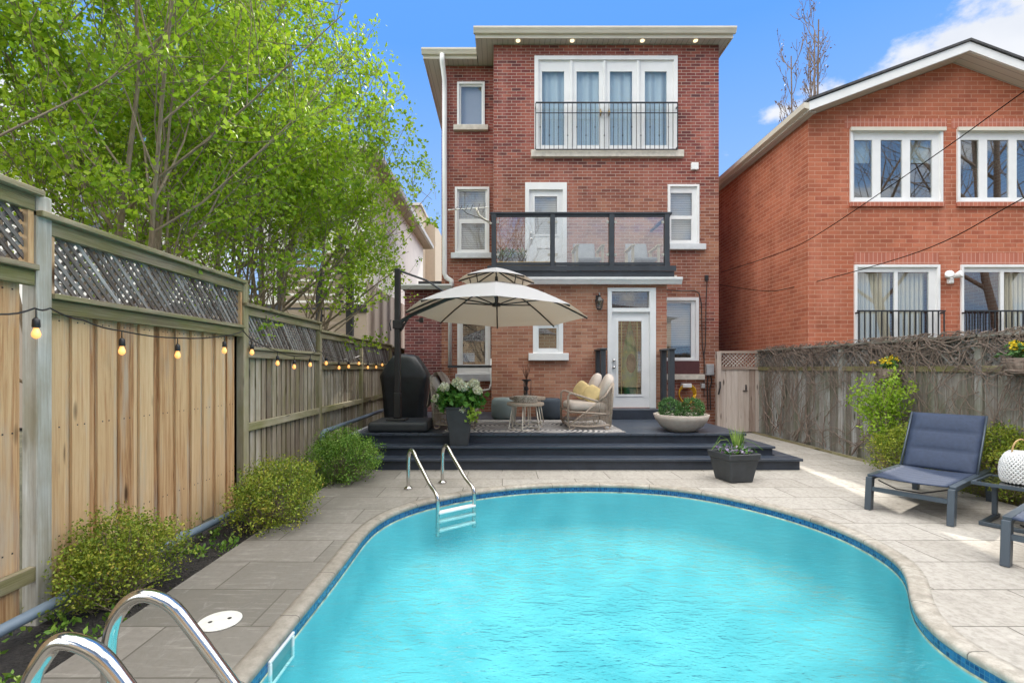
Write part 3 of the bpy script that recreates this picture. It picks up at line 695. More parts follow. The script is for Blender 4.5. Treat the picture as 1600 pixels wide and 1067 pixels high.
window(house, DL, *o_ll, [rect(723, 758, 476, 569, DL)], tr=.07, sill=(X(712, DL), X(770, DL), Z(595, DL), Z(584, DL)), sm=m_greysill)
window(house, DM, *o_rm, [rect(1048, 1081.5, 301.5, 337, DM), rect(1049, 1080.5, 342.5, 375.5, DM)], tr=.05, sill=(X(1045, DM), X(1101, DM), Z(391, DM), Z(382, DM)), sm=m_greysill,
       blind=[rect(1046, 1083, 300, 378, DM)])
window(house, DM, *o_rl, [rect(1036, 1080, 473.5, 558.5, DM)], tr=.07, sill=(X(1030, DM), X(1099, DM), Z(593, DM), Z(584.5, DM)),
       blind=[rect(1034, 1082, 471, 540, DM)])
mb = MB(); mb.box(X(1040, DM), X(1092, DM), DM-.03, DM-.004, Z(584, DM), Z(564, DM), g='wall'); mb.build('maroon_panel', simple('maroon_paint', (.09, .03, .032), .5), house)
window(house, DA, *o_sw, [rect(841.7, 869.8, 512.5, 544, DA), rect(841.7, 869.8, 500, 507, DA)], tr=.09, sill=(X(825.6, DA), X(887.8, DA), Z(563, DA), Z(551.8, DA)), sm=m_white,
       blind=[rect(840, 872, 499, 512, DA)])
# garden door with transom
def door(h, y, x0, x1, z0, z1, slab, glass, transom, tr, knobs, lights=True):
    holes = [slab]+([transom] if transom else [])
    mb = MB(); mb.plate(x0, x1, z0, z1, holes, y-.035, y+.07)
    f = mb.build('door_frame', m_white, h, bevel=.005)
    mb = MB(); mb.plate(*slab, [glass], y+.02, y+.06)
    g = glass; b = .045
    mb.plate(g[0]-b, g[1]+b, g[2]-b, g[3]+b, [(g[0]+.001, g[1]-.001, g[2]+.001, g[3]-.001)], y+.008, y+.02)
    d = mb.build('door', m_white, h, bevel=.004)
    mb = MB(); mb.box(g[0], g[1], y+.035, y+.043, g[2], g[3], g='wall'); mb.build('door_pane', m_glass, d)
    if transom:
        mb = MB(); mb.box(transom[0], transom[1], y+.035, y+.043, transom[2], transom[3], g='wall'); mb.build('transom_pane', m_glass, f)
    for kx, kz in knobs:
        mb = MB(); mb.blob((kx, y-.03, kz), .033, 10, 7); mb.tube([(kx, y-.03, kz), (kx, y+.02, kz)], .016, 8); mb.build('knob', m_steel, d, smooth=True)
    return d
bd = door(house, DM, *o_bd, rect(826.6, 879, 297, 436.5, DM), rect(835.5, 870.5, 307, 366, DM), None, .08, [(X(830, DM), Z(365, DM)), (X(830, DM), Z(374, DM))])
mb = MB(); gz = rect(834, 872, 305, 368, DM); mb.quad([(gz[0], DM+.09, gz[2]), (gz[1], DM+.09, gz[2]), (gz[1], DM+.09, gz[3]), (gz[0], DM+.09, gz[3])]); mb.build('shade', m_blind, bd)
mb = MB(); mb.plate(*rect(835, 871, 385, 425, DM), [rect(838, 868, 388, 422, DM)], DM+.010, DM+.02); mb.build('door_moulding', m_white, bd)
gd = door(house, DA, *o_dr, rect(955.5, 1015, 487.5, 637.5, DA), rect(966, 1002.7, 501.5, 616, DA), rect(955.3, 1013.8, 455.6, 481.5, DA), .08, [(X(958.8, DA), Z(563, DA)), (X(958.8, DA), Z(574, DA))])
mb = MB()
for px in (971.5, 996): mb.box(X(px, DA)-.006, X(px, DA)+.006, DA+.028, DA+.034, Z(616, DA), Z(501.5, DA))
mb.build('glazing_bar', simple('brass_came', (.45, .38, .2), .4, .6), gd)
# pendant lamp seen through the transom
pl = thing('pendant_lamp', 'flat beige pendant lamp hanging behind the transom over the garden door', 'lamp', (X(979, 10.9), 10.9, Z(462, 10.9)))
c = wloc(pl); mb = MB(); mb.tube([c+Vector((0, 0, .25)), c], .012, 6); mb.build('rod', m_black, pl)
mb = MB(); mb.lathe([(.16, 0), (.16, -.13), (.0, -.14)], c, 20); mb.build('lamp_shade', simple('beige_shade', (.55, .42, .26), .7), pl)
# kayak seen through the door pane
ky = thing('kayak', 'green kayak standing upright inside the glazed garden door', 'kayak', (X(984, 11.0), 11.0, .66))
c = wloc(ky); mb = MB(); mb.lathe([(.02, .05), (.14, .25), (.2, .6), (.21, .9), (.17, 1.25), (.09, 1.6), (.01, 1.95)], c, 18, sy=.55, sx=.95)
t = MT('green_hull'); f = t.noise(t.uv(kind='Object'), 4, 3); t.set(Base_Color=t.ramp(f, [(.35, (.03, .30, .22)), (.6, (.15, .5, .12)), (.75, (.5, .6, .1))]), Roughness=.3); mb.build('hull', t.m, ky, smooth=True)
mb = MB(); mb.blob(c+Vector((0, -.115, .95)), (.11, .03, .22), 12, 8); mb.build('cockpit', m_black, ky, smooth=True)
# downspouts
def pipe(name, pts, w, mat, parent, d=None): mb = MB(); mb.tube(pts, w, 8); return mb.build(name, mat, parent, smooth=True)
dsx = X(694.5, 12.2)
pipe('downspout', [(X(691, 12.0), 11.98, Zs+.06), (X(691, 12.0), 12.0, Zs-.1), (dsx, 12.24, Zs-.42), (dsx, 12.25, Z(150, 12.2)), (dsx, 12.25, Z(427, 12.2)), (X(697, 12.2), 12.25, Z(433, 12.2)), (X(705, 12.2), 12.25, Z(438, 12.2)), (X(706, 12.2), 12.22, Z(448, 12.2))], .062, m_white, house)
pipe('downspout', [(X(703, 12.2), 12.2, Z(452, 12.2)), (X(703, 12.2), 12.25, Z(462, 12.2)), (X(703, 12.2), 12.25, Z(575, 12.2))], .05, m_white, house)
pipe('drain_pipe', [(X(768, 12.2), 12.2, Z(560, 12.2)), (X(768, 12.2), 12.2, Z(598, 12.2)), (X(765, 12.2), 12.2, Z(608, 12.2)), (X(750, 12.2), 12.2, Z(611, 12.2)), (X(700, 12.2), 12.2, Z(613, 12.2))], .03, m_white, house)
mb = MB(); mb.box(X(700, 12.1), X(769, 12.1), 12.02, 12.1, Z(574.5, 12.1), Z(570.5, 12.1)); mb.build('window_rail', m_char, house)
mb = MB(); mb.box(*[X(1079, DM), X(1090, DM)], DM-.06, DM+.001, Z(266.5, DM), Z(255.6, DM), g='wall'); mb.build('wall_vent', m_white, house, bevel=.008)
# ---- juliet balcony railing
jr = thing('juliet_railing', 'thin black iron railing across the top floor french doors', 'railing', (X(947, 11.4), 11.4, Z(235, 11.4)))
YJ = 11.40; z0, z1, z2 = Z(234, YJ), Z(161, YJ), Z(177, YJ)
x0, x1 = X(837, YJ), X(1058.5, YJ)
for z, w in ((z1, .014), (z2, .008), (z0, .010)):
    mb = MB(); mb.box(x0, x1, YJ-w, YJ+w, z-w, z+w); mb.build('rail', m_black, jr)
nb = 31
for i in range(nb+1):
    xx = x0+(x1-x0)*i/nb; mb = MB(); w = .009 if i in (0, nb) else .006
    mb.box(xx-w, xx+w, YJ-w, YJ+w, z0+.01, z1-.014)
    if i % 2: mb.blob((xx, YJ, Z(199 if i % 4 == 1 else 212, YJ)), .018, 6, 4)
    mb.build('baluster', m_black, jr)
mb = MB()
for xx in (x0, x1): mb.box(xx-.01, xx+.01, YJ+.006, DM-.034, z1-.1, z1-.08); mb.box(xx-.01, xx+.01, YJ+.006, DM-.034, z0+.05, z0+.07)
mb.build('bracket', m_black, jr)
# ---- balcony
YB = 10.20
bal = thing('roof_balcony', 'balcony with charcoal rails and clear glass panels above the garden door', 'balcony', (X(906, YB), YB, AT))
bx0, bx1 = X(766, YB), X(1049, YB); zt, zb = Z(334, YB), Z(418, YB)
mb = MB(); mb.box(bx0-.06, bx1+.08, YB-.06, YB-.02, Z(424, YB), Z(416, YB)); mb.box(bx0-.02, bx1+.05, YB-.03, YB+.01, Z(434, YB), Z(424.3, YB)); mb.build('fascia_board', m_char, bal)
mb = MB(); mb.box(bx0, bx1+.05, YB+.012, DM-.004, Z(434, YB)+.03, Z(424, YB), g='wall'); mb.build('balcony_floor', m_deck, bal)
mb = MB(); mb.box(bx0, bx1, YB-.05, YB+.05, zt-.02, zt+.02); mb.box(bx0+.03, bx1-.03, YB-.02, YB+.02, zt-.075, zt-.021); mb.build('handrail', m_char, bal, bevel=.004)
mb = MB(); mb.box(bx0+.03, bx1-.03, YB-.02, YB+.02, Z(414.5, YB), Z(410.5, YB)); mb.build('bottom_rail', m_char, bal)
mb = MB(); mb.box(bx0, bx0+.06, YB+.05, DM-.03, zt-.02, zt+.02); mb.box(bx1-.06, bx1, YB+.05, DM-.03, zt-.02, zt+.02); mb.build('side_rail', m_char, bal)
ps = [(768, 775.5), (859.6, 866.8), (951.3, 959.3), (1037.6, 1045.3)]
for a, b in ps:
    mb = MB(); mb.box(X(a, YB), X(b, YB), YB-.045, YB+.045, Z(417, YB), zt-.021); mb.build('post', m_char, bal, bevel=.004)
for i in range(3):
    mb = MB(); mb.box(X(ps[i][1], YB)+.015, X(ps[i+1][0], YB)-.015, YB-.005, YB+.005, Z(410, YB), zt-.08, g='wall'); gp = mb.build('glass_panel', m_glass2, bal)
    mb = MB()
    for xx in (X(ps[i][1], YB)+.03, X(ps[i+1][0], YB)-.03):
        for zz in (zt-.18, Z(398, YB)): mb.box(xx-.025, xx+.025, YB-.015, YB+.015, zz-.025, zz+.025)
    mb.build('clip', simple('pale_clip', (.5, .48, .42), .4, .5), gp)
BF = Z(424, YB)
pb = thing('planter_box', 'long wooden planter box with green plants behind the balcony glass', 'planter', (X(820, 10.8), 10.8, BF))
mb = MB(); mb.box(X(777, 10.7), X(868, 10.7), 10.6, 10.85, BF+.12, BF+.30); mb.build('box', simple('yellow_pine', (.62, .40, .14), .6), pb, bevel=.006)
mb = MB(); mb.box(X(777, 10.7)+.02, X(822, 10.7), 10.62, 10.83, BF+.301, BF+.38); mb.box(X(777, 10.7)+.1, X(777, 10.7)+.16, 10.65, 10.8, BF, BF+.12); mb.box(X(868, 10.7)-.16, X(868, 10.7)-.1, 10.65, 10.8, BF, BF+.12); mb.build('liner', m_black, pb)
an = [(random.uniform(X(780, 10.7), X(820, 10.7)), random.uniform(10.65, 10.8), BF+.4+random.uniform(0, .18)*random.random()) for _ in range(120)]
leaves('plants', an, 6, .03, .07, m_leafB, pb, seed=5)
def deck_chair(px, D, label, flip):
    t_ = thing('deck_chair', label, 'chair', (X(px, D), D, BF), group='deck chairs on the balcony'); c = wloc(t_); mw = simple('pale_teak', (.55, .45, .30), .6)
    for sx in (-.28, .28):
        mb = MB(); mb.box(c.x+sx-.025, c.x+sx+.025, D-.3, D-.25, BF, BF+.62); mb.build('leg', mw, t_)
        mb = MB(); mb.box(c.x+sx-.025, c.x+sx+.025, D+.25, D+.3, BF, BF+.62); mb.build('leg', mw, t_)
        mb = MB(); mb.box(c.x+sx-.04, c.x+sx+.04, D-.34, D+.36, BF+.621, BF+.65); mb.build('armrest', mw, t_)
    mb = MB(); mb.box(c.x-.25, c.x+.25, D-.3, D+.3, BF+.3, BF+.38); mb.build('seat', simple('grey_seat_pad', (.2, .22, .24), .9), t_, bevel=.02)
    M = Matrix.Translation((c.x, D+.3, BF+.38)) @ Matrix.Rotation(R(-22), 4, 'X'); mb = MB(); mb.box(-.25, .25, 0, .05, 0, .55, M=M); mb.build('backrest', simple('grey_back_pad', (.22, .24, .26), .9), t_, bevel=.02)
deck_chair(918, 10.85, 'teak deck chair behind the middle glass panel of the balcony', 0); deck_chair(1003, 10.85, 'teak deck chair behind the glass panel nearest the double hung window', 1)
# ---- antenna
an_ = thing('tv_antenna', 'small metal tv antenna reaching left from the balcony corner post', 'antenna', (X(768, 10.15), 10.12, Z(352, 10.1)))
D = 10.12
mb = MB(); mb.tube([(X(768, D), D, Z(350, D)), (X(760, D), D, Z(345, D)), (X(749, D), D, Z(337, D)), (X(744, D), D, Z(325, D))], .022, 8); mb.build('arm', m_cream, an_, smooth=True)
mb = MB(); mb.tube([(X(700, D), D, Z(328.5, D)), (X(763, D), D, Z(324.5, D))], .012, 6); mb.build('boom', simple('pale_aluminium', (.7, .7, .66), .4, .3), an_)
for i, px in enumerate((706, 713, 720, 729, 737, 748, 757)):
    h = .05+.1*(i/6); mb = MB(); mb.tube([(X(px, D)-.02, D-.1, Z(327, D)-h*.6), (X(px, D)+.02, D+.1, Z(326, D)+h)], .006, 5); mb.build('element', m_black, an_)
mb = MB(); mb.tube([(X(722, D), D, Z(327, D)), (X(730, D), D-.05, Z(335, D)), (X(766, D), D-.05, Z(348, D))], .008, 5); mb.build('cable', m_black, an_)
# ---- wall lantern
ln = thing('wall_lantern', 'small black coach lantern with seeded glass mounted left of the garden door', 'lamp', (X(936.5, 10.05), 10.12, Z(471, 10.1)))
D = 10.10; cx = X(936.5, D)
mb = MB(); mb.box(cx-.05, cx+.05, DA-.03, DA-.004, Z(475, D), Z(460, D)); mb.tube([(cx, DA-.03, Z(466, D)), (cx, D, Z(458, D)), (cx, D-.02, Z(462, D)), (cx, D, Z(465, D))], .02, 8); mb.build('bracket', m_black, ln)
mb = MB(); mb.lathe([(.10, 0), (.085, .025), (.03, .09), (.0, .11)], (cx, D, Z(470.5, D)), 6); mb.lathe([(.0, -.01), (.05, 0), (.055, .02)], (cx, D, Z(484, D)), 6)
for k in range(6): a = k*math.pi/3; mb.tube([(cx+.05*math.cos(a), D+.05*math.sin(a), Z(483, D)), (cx+.085*math.cos(a), D+.085*math.sin(a), Z(470.5, D))], .007, 4)
mb.build('cage', m_black, ln)
mb = MB(); mb.lathe([(.045, 0), (.075, .165)], (cx, D, Z(483, D)), 6); mb.build('glass', glass_mat('lantern_glass', .25), ln)
# ---- railings beside the door
for k, px in enumerate((942, 1049)):
    t_ = thing('stair_rail', ['short black rail with two posts left of the garden door', 'short black rail with two posts between garden door and lower window'][k], 'railing', (X(px, 9.7), 9.9, DK)); xx = X(px, 9.7)
    for yy in (9.7, 10.19):
        mb = MB(); mb.box(xx-.05, xx+.05, yy-.05, yy+.05, DK, 1.86); mb.build('post', m_char, t_, bevel=.005)
    mb = MB(); mb.box(xx-.07, xx+.07, 9.62, 10.25, 1.862, 1.90); mb.build('cap_rail', m_char, t_, bevel=.005)
    for yy in (9.86, 10.03):
        mb = MB(); mb.box(xx-.012, xx+.012, yy-.012, yy+.012, DK, 1.86); mb.build('baluster', m_char, t_)
# ---- electrics, cables and hose
D = DM-.05
eb = thing('electrical_box', 'grey electrical meter box on the brick beside the wooden gate', 'meter box', (X(1109, D), D, Z(578, D)))
mb = MB(); mb.box(X(1103, D), X(1114.6, D), D-.05, DM-.003, Z(586, D), Z(569, D)); mb.build('case', simple('grey_box', (.42, .44, .47), .5), eb, bevel=.01)
mb = MB(); mb.box(X(1095.5, D), X(1101, D), D-.02, DM-.003, Z(606, D), Z(599, D)); mb.build('junction', simple('grey_box2', (.38, .39, .4), .5), eb, bevel=.006)
mb = MB()
for a, b in ((1106, 1105), (1110, 1112)): mb.tube([(X(a, D), D, Z(586, D)), (X(b, D), D, Z(596, D)), (X(a-1, D), D, Z(606, D)), (X(a, D), D, Z(640, D))], .014, 6)
mb.build('conduit', m_black, eb)
cb = thing('wall_cables', 'black cables looping round the lower right window of the brick house', 'cables', (X(1090, D), D, Z(455, D)))
mb = MB(); mb.tube([(X(1041, D), D, Z(453, D)), (X(1065, D), D, Z(455, D)), (X(1086, D), D, Z(454.5, D)), (X(1092, D), D, Z(458, D)), (X(1096, D), D, Z(475, D)), (X(1097, D), D, Z(540, D)), (X(1100, D), D, Z(560, D)), (X(1100, D), D, Z(620, D))], .012, 6); mb.build('cable', m_black, cb)
mb = MB(); mb.tube([(X(1105, D), D, Z(433, D)), (X(1103, D), D, Z(470, D)), (X(1102, D), D, Z(540, D)), (X(1099, D), D, Z(560, D))], .01, 6); mb.build('cable', m_black, cb)
mb = MB(); mb.box(X(1102, D), X(1107, D), D, DM-.003, Z(438, D), Z(430, D)); mb.build('anchor', m_black, cb)
hs = thing('garden_hose', 'coiled yellow garden hose hanging on a white wall hanger', 'hose', (X(1072, D), D, Z(602, D)))
mb = MB(); mb.box(X(1064, D), X(1078, D), D-.12, DM-.003, Z(605, D), Z(599, D)); mb.build('hanger', m_white, hs, bevel=.01)
mb = MB()
for k in range(5):
    q = k*.018; w = .17+q*.4; h = .38+q; cx = X(1071.5, D); zt_ = Z(605, D)
    mb.tube([(cx+w*math.cos(a)*(1+.15*math.sin(a)), D-.03-k*.018, zt_-h/2+h/2*math.sin(a)+q) for a in [math.pi*2*j/20 for j in range(21)]], .013, 6)
mb.build('coil', simple('yellow_hose', (.72, .42, .02), .4, var=.1), hs, smooth=True)
for i, (pts, lab) in enumerate([([(1600, 143, 6.2), (1459, 244, 7.4), (1288, 360, 9.2), (1222, 394, 10.1), (1126, 426, 11.5)], 'thin black overhead wire, the upper one reaching the brick house corner'),
                                ([(1600, 309, 6.2), (1474, 378, 7.4), (1366, 415.5, 8.6), (1234, 450, 10.2), (1192, 454.5, 10.7), (1124, 445, 11.5)], 'thin overhead wire, the lower one sagging in front of the orange brick house')]):
    p = [Vector((X(a, d), d, Z(b, d))) for a, b, d in pts]
    e = p[0]+(p[0]-p[1])*2.0; p = [e]+p
    q = []
    for k in range(len(p)-1):
        p0, p1, p2, p3 = p[max(k-1, 0)], p[k], p[k+1], p[min(k+2, len(p)-1)]
        for j in range(6):
            t = j/6; q.append(.5*((2*p1)+(p2-p0)*t+(2*p0-5*p1+4*p2-p3)*t*t+(-p0+3*p1-3*p2+p3)*t**3))
    q.append(p[-1]); mb = MB(); mb.tube(q, .0075, 5); o = mb.build('overhead_wire', m_wire); tag(o, lab, 'wire')
# ================================================================ NEIGHBOUR HOUSE (right)
DN = 9.65
nh = thing('orange_brick_house', 'orange brick house with a white gable fascia behind the right fence', 'house', (9, 13, 0))
NX0, NX1, RX = 6.10, 11.9, 8.98
RF = 9.29; ze = 6.60; zr = 7.74; sl = (zr-ze)/(RX-5.9)
w1 = rect(1327, 1471, 203, 316.5, DN); w2 = (w1[0]+2.13, w1[1]+2.13, w1[2], w1[3]); d1 = rect(1333.6, 1466.5, 414, 610, DN); d2 = (d1[0]+2.12, d1[1]+2.12, d1[2], d1[3])
WT_ = ze-.16+.2*sl
mb = MB(); mb.plate(NX0, NX1, 0, WT_, [inn(r) for r in (w1, w2, d1, d2)], DN, DN+.2, outer=False)
mb.quad([(NX0, DN, WT_), (NX1, DN, WT_), (RX, DN, WT_+(RX-NX0)*sl)])
mb.quad([(NX0, 26, 0), (NX0, DN, 0), (NX0, DN, WT_+.1), (NX0, 26, WT_+.1)], [(26, 0), (DN, 0), (DN, WT_+.1), (26, WT_+.1)])
mb.quad([(NX1, DN, 0), (NX1, 26, 0), (NX1, 26, WT_), (NX1, DN, WT_)], [(DN, 0), (26, 0), (26, WT_), (DN, WT_)])
mb.build('wall', m_brickN, nh)
ex = RX+(RX-5.9)
def gable_slab(x0, xr, x1, y0, y1, ze, zr, th):
    mb = MB(); v = []
    for y in (y0, y1): v += [(x0, y, ze), (xr, y, zr), (x1, y, ze), (x1, y, ze-th), (xr, y, zr-th), (x0, y, ze-th)]
    fs = [(0, 5, 4, 1), (1, 4, 3, 2), (6, 7, 10, 11), (7, 8, 9, 10), (0, 1, 7, 6), (1, 2, 8, 7), (5, 11, 10, 4), (4, 10, 9, 3), (0, 6, 11, 5), (2, 3, 9, 8)]
    mb.add(v, fs, [[(v[j][1], v[j][0]) for j in f] for f in fs], .5); return mb
gable_slab(5.9, RX, ex, RF+.03, 26, ze-.12, zr-.12, .03).build('soffit', m_soffit, nh)
gable_slab(5.87, RX, ex+.03, RF-.03, 26.1, ze+.075, zr+.085, .045).build('roof', m_shingle, nh)
mb = MB()
for sgn, xa, xb in ((1, 5.9, RX), (-1, RX, ex)):
    za, zb_ = (ze+.02, zr+.03) if sgn > 0 else (zr+.03, ze+.02)
    v = [(xa, RF, za-.17), (xb, RF, zb_-.17), (xb, RF, zb_), (xa, RF, za), (xa, RF+.028, za-.17), (xb, RF+.028, zb_-.17), (xb, RF+.028, zb_), (xa, RF+.028, za)]
    fs = [(0, 1, 2, 3), (5, 4, 7, 6), (0, 4, 5, 1), (3, 2, 6, 7), (0, 3, 7, 4), (1, 5, 6, 2)]; mb.add(v, fs, [[(v[j][0], v[j][2]) for j in f] for f in fs], .5)
mb.build('gable_fascia', m_white, nh)
mb = MB()
v = []
for y in (RF, 26): v += [(5.90, y, ze-.13), (5.80, y, ze-.10), (5.79, y, ze+.0), (5.90, y, ze+.0)]
fs = [(0, 1, 2, 3), (7, 6, 5, 4), (0, 4, 5, 1), (1, 5, 6, 2), (2, 6, 7, 3)]; mb.add(v, fs, [[(v[j][1], v[j][2]) for j in f] for f in fs], .5); mb.build('gutter', m_cream, nh)
mb = MB(); mb.box(5.91, 6.095, RF+.1, 26, WT_-.05, WT_-.03, g='wall'); mb.build('side_soffit', m_soffit, nh)
for w in (w1, w2):
    W_ = (w[1]-w[0]); g0 = [(w[0]+.03/1.84*W_, w[0]+.48), (w[0]+.63, w[0]+1.07), (w[0]+1.22, w[0]+1.66)]
    g0 = [(w[0]+.13, w[0]+.46), (w[0]+.64, w[0]+1.08), (w[0]+1.25, w[0]+1.67)]
    g0 = [(w[0]+X(699*.3+1120, DN)-X(1327, DN)+.0, w[0]+X(811*.3+1120, DN)-X(1327, DN)), (w[0]+.63, w[0]+1.06), (w[0]+1.22, w[0]+1.66)]
    pns = [(max(a, w[0]+.1), b, w[2]+.10, w[3]-.20) for a, b in g0]
    ww = window(nh, DN, *w, pns, tr=.045, blind=[(p[0]-.02, p[1]+.02, p[3]-.42, p[3]+.02) for p in pns[::2]] if w is w1 else None, bm=simple('roller_blind', (.88, .88, .82), .8), gl=m_glassN)
    mb = MB(); mb.box(w[0]-.02, w[1]+.03, DN-.075, DN-.037, w[3]-.05, w[3]+.02, g='wall'); mb.build('head_trim', m_cream, ww)
    mb = MB(); mb.box(w[0]-.01, w[1]+.02, DN-.05, DN+.01, w[2]-.09, w[2]-.004, g='wall'); mb.build('brick_sill', m_soldier, ww)
    mb = MB(); mb.box(w[0]-.1, w[1]+.1, DN-.006, DN+.01, w[3]+.025, w[3]+.22, g='wall'); mb.build('lintel', m_soldier, ww)
for i, d in enumerate((d1, d2)):
    m = (d[0]+d[1])/2; pns = [(d[0]+.07, m-.03, d[2]+.1, d[3]-.14), (m+.04, d[1]-.19, d[2]+.1, d[3]-.14)]
    ww = window(nh, DN, *d, pns, tr=.05, name='patio_door', blind=[pns[0], pns[1]] if i == 0 else [pns[1]], bm=m_curt, gl=m_glass)
    mb = MB(); mb.box(d[0]-.0, d[1]+.0, DN-.006, DN+.01, d[3]+.02, d[3]+.24, g='wall'); mb.build('lintel', m_soldier, ww)
    rz = Z(486, 9.55)
    mb = MB(); mb.box(d[0]-.01, d[1]+.02, DN-.13, DN-.10, rz-.015, rz+.015); rl = mb.build('guard_rail', m_black, nh)
    nn = 15
    for k in range(nn+1):
        xx = d[0]+.02+(d[1]-d[0]-.02)*k/nn; mb = MB(); mb.box(xx-.009, xx+.009, DN-.124, DN-.106, d[2]+.1, rz-.016); mb.build('baluster', m_black, rl)
    mb = MB()
    for xx in (d[0]+.01, d[1]): mb.box(xx-.012, xx+.012, DN-.10, DN-.036, rz-.05, rz-.02)
    mb.build('bracket', m_black, rl)
vt = thing('roof_vent', 'small round metal vent on the roof of the orange brick house', 'vent', (X(1567, 11), 11, zr-.3)); c = wloc(vt)
mb = MB(); mb.lathe([(.10, -.1), (.10, .42)], c, 14); mb.build('pipe', m_steel, vt); mb = MB(); mb.lathe([(.17, .30), (.17, .42), (.12, .47), (.0, .49)], c+Vector((0, 0, .05)), 14); mb.build('cap', m_steel, vt)
sl_ = thing('security_light', 'white twin security light between the two patio doors of the orange house', 'light', (X(1485, 9.6), 9.6, Z(434, 9.6))); c = wloc(sl_)
mb = MB(); mb.box(c.x-.05, c.x+.05, 9.57, DN-.003, c.z-.12, c.z-.0); mb.build('sensor', m_white, sl_, bevel=.015)
for sx in (-1, 1):
    mb = MB(); M = Matrix.Translation((c.x+sx*.09, 9.55, c.z+.04)) @ Matrix.Rotation(R(70), 4, 'X') @ Matrix.Rotation(R(25*sx), 4, 'Y'); mb.lathe([(.03, -.09), (.05, -.03), (.075, .06), (.07, .07), (.0, .055)], (0, 0, 0), 14, M=M); mb.build('lamp_head', m_white, sl_, smooth=True)
# ================================================================ LEFT NEIGHBOURS
wh = thing('white_house', 'white rendered house with a dark roof behind the leafy tree', 'house', (-8, 15, 0))
m_stucco = simple('white_render', (.88, .86, .82), .85, var=.05, scale=3, bump=.2)
m_tan = simple('tan_panel', (.42, .34, .27), .8, var=.08)
DW = 12.2; WXR = -3.45
hl = [(-7.2, -6.1, 3.3, 5.2), (-5.3, -4.5, 3.9, 5.9)]
mb = MB(); mb.plate(-14, WXR, 0, 6.75, hl, DW, DW+.2, outer=False)
mb.quad([(WXR, DW, 0), (WXR, 21, 0), (WXR, 21, 6.75), (WXR, DW, 6.75)]); mb.quad([(-14, 21, 0), (-14, DW, 0), (-14, DW, 6.75), (-14, 21, 6.75)])
mb.build('wall', m_stucco, wh)
m_dkf = simple('black_frame', (.03, .03, .035), .5)
for h_ in hl: window(wh, DW, h_[0]-.03, h_[1]+.03, h_[2]-.03, h_[3]+.03, [(h_[0]+.06, (h_[0]+h_[1])/2-.03, h_[2]+.06, h_[3]-.08), ((h_[0]+h_[1])/2+.03, h_[1]-.06, h_[2]+.06, h_[3]-.08)], tr=.05, fm=m_dkf)
# arched window
cx, cz = X(148, DW), Z(322, DW); mb = MB()
pts = [(cx+.62*math.cos(a), cz+.62*math.sin(a)*1.05) for a in [math.pi*2*k/28 for k in range(28)]]
mb.add([(x, DW-.04, z) for x, z in pts], [tuple(range(27, -1, -1))], [pts]); 
aw = MB(); ring = [(cx+.69*math.cos(a), DW-.03, cz+.72*math.sin(a)) for a in [math.pi*2*k/28 for k in range(29)]]; aw.tube(ring, .06, 6); awo = aw.build('round_window', m_stucco, wh)
t = MT('round_pane_glass'); t.set(Base_Color=(.03, .05, .08), Roughness=.05, Specular_IOR_Level=1.0, Metallic=.3); mb.build('pane', t.m, awo)
mb = MB(); mb.box(-14.3, WXR+.30, DW-.45, 21.4, 6.76, 6.9, g='wall'); mb.build('eave', simple('tan_soffit', (.42, .35, .28), .7), wh)
mb = MB(); mb.box(WXR+.302, WXR+.40, DW-.55, 21.5, 6.78, 6.93, g='wall'); mb.box(-14.3, WXR+.301, DW-.55, DW-.452, 6.78, 6.93, g='wall'); mb.build('gutter', simple('pale_gutter', (.55, .55, .52), .5), wh)
hip(-14.3, WXR+.36, DW-.5, 21.4, 6.94, 1.6).build('roof', m_shingle, wh)
mb = MB(); mb.box(WXR+.004, WXR+.03, DW-.01, 20, 0, 3.7, g='wall'); mb.box(-14, WXR+.03, DW-.03, DW-.011, 0, 2.9, g='wall'); mb.build('cladding', curtain_mat('tan_cladding', (.30, .24, .19), (.45, .37, .30), 1.1), wh)
mb = MB(); mb.box(-14, WXR+.05, DW-.06, DW-.032, 2.9, 3.1, g='wall'); mb.box(-4.2, -4.0, DW-.06, DW-.005, 3.1, 6.7); mb.build('trim_band', m_dkf, wh)
bh = thing('beige_house', 'tall beige stucco building far behind between the two houses', 'building', (-4.6, 26, 0))
D = 22.5; mb = MB(); mb.box(-8, X(657, D), D, 30, 0, Z(322, D), g='wall'); mb.build('wall', simple('beige_stucco', (.56, .47, .36), .9, var=.05), bh)
mb = MB(); mb.box(-8.1, X(659, D), D-.1, 30.1, Z(322, D)+.003, Z(318, D), g='wall'); mb.build('parapet', m_cream, bh)
mb = MB(); mb.box(X(657, D)+.004, X(673, D), D+1.5, 30, 0, Z(332, D), g='wall'); mb.build('rear_wall', simple('beige_stucco2', (.60, .50, .38), .9, var=.05), bh)
# slatted screen behind the fence
sc = thing('slat_screen', 'tan horizontal slat screen with black posts behind the left fence', 'screen', (-4.0, 10.4, 0))
DS = 10.6
for px in (440, 500, 547):
    mb = MB(); mb.box(X(px, DS)-.07, X(px, DS)+.07, DS-.06, DS+.06, 0, 4.1 if px != 500 else 3.6); mb.build('post', m_dkf, sc)
for a, b in ((445, 497), (503, 543)):
    mb = MB()
    for k in range(13): zz = 2.05+k*.155; mb.box(X(a, DS), X(b, DS), DS-.05, DS-.02, zz, zz+.10)
    mb.build('slats', simple('tan_slats', (.50, .40, .31), .75), sc)
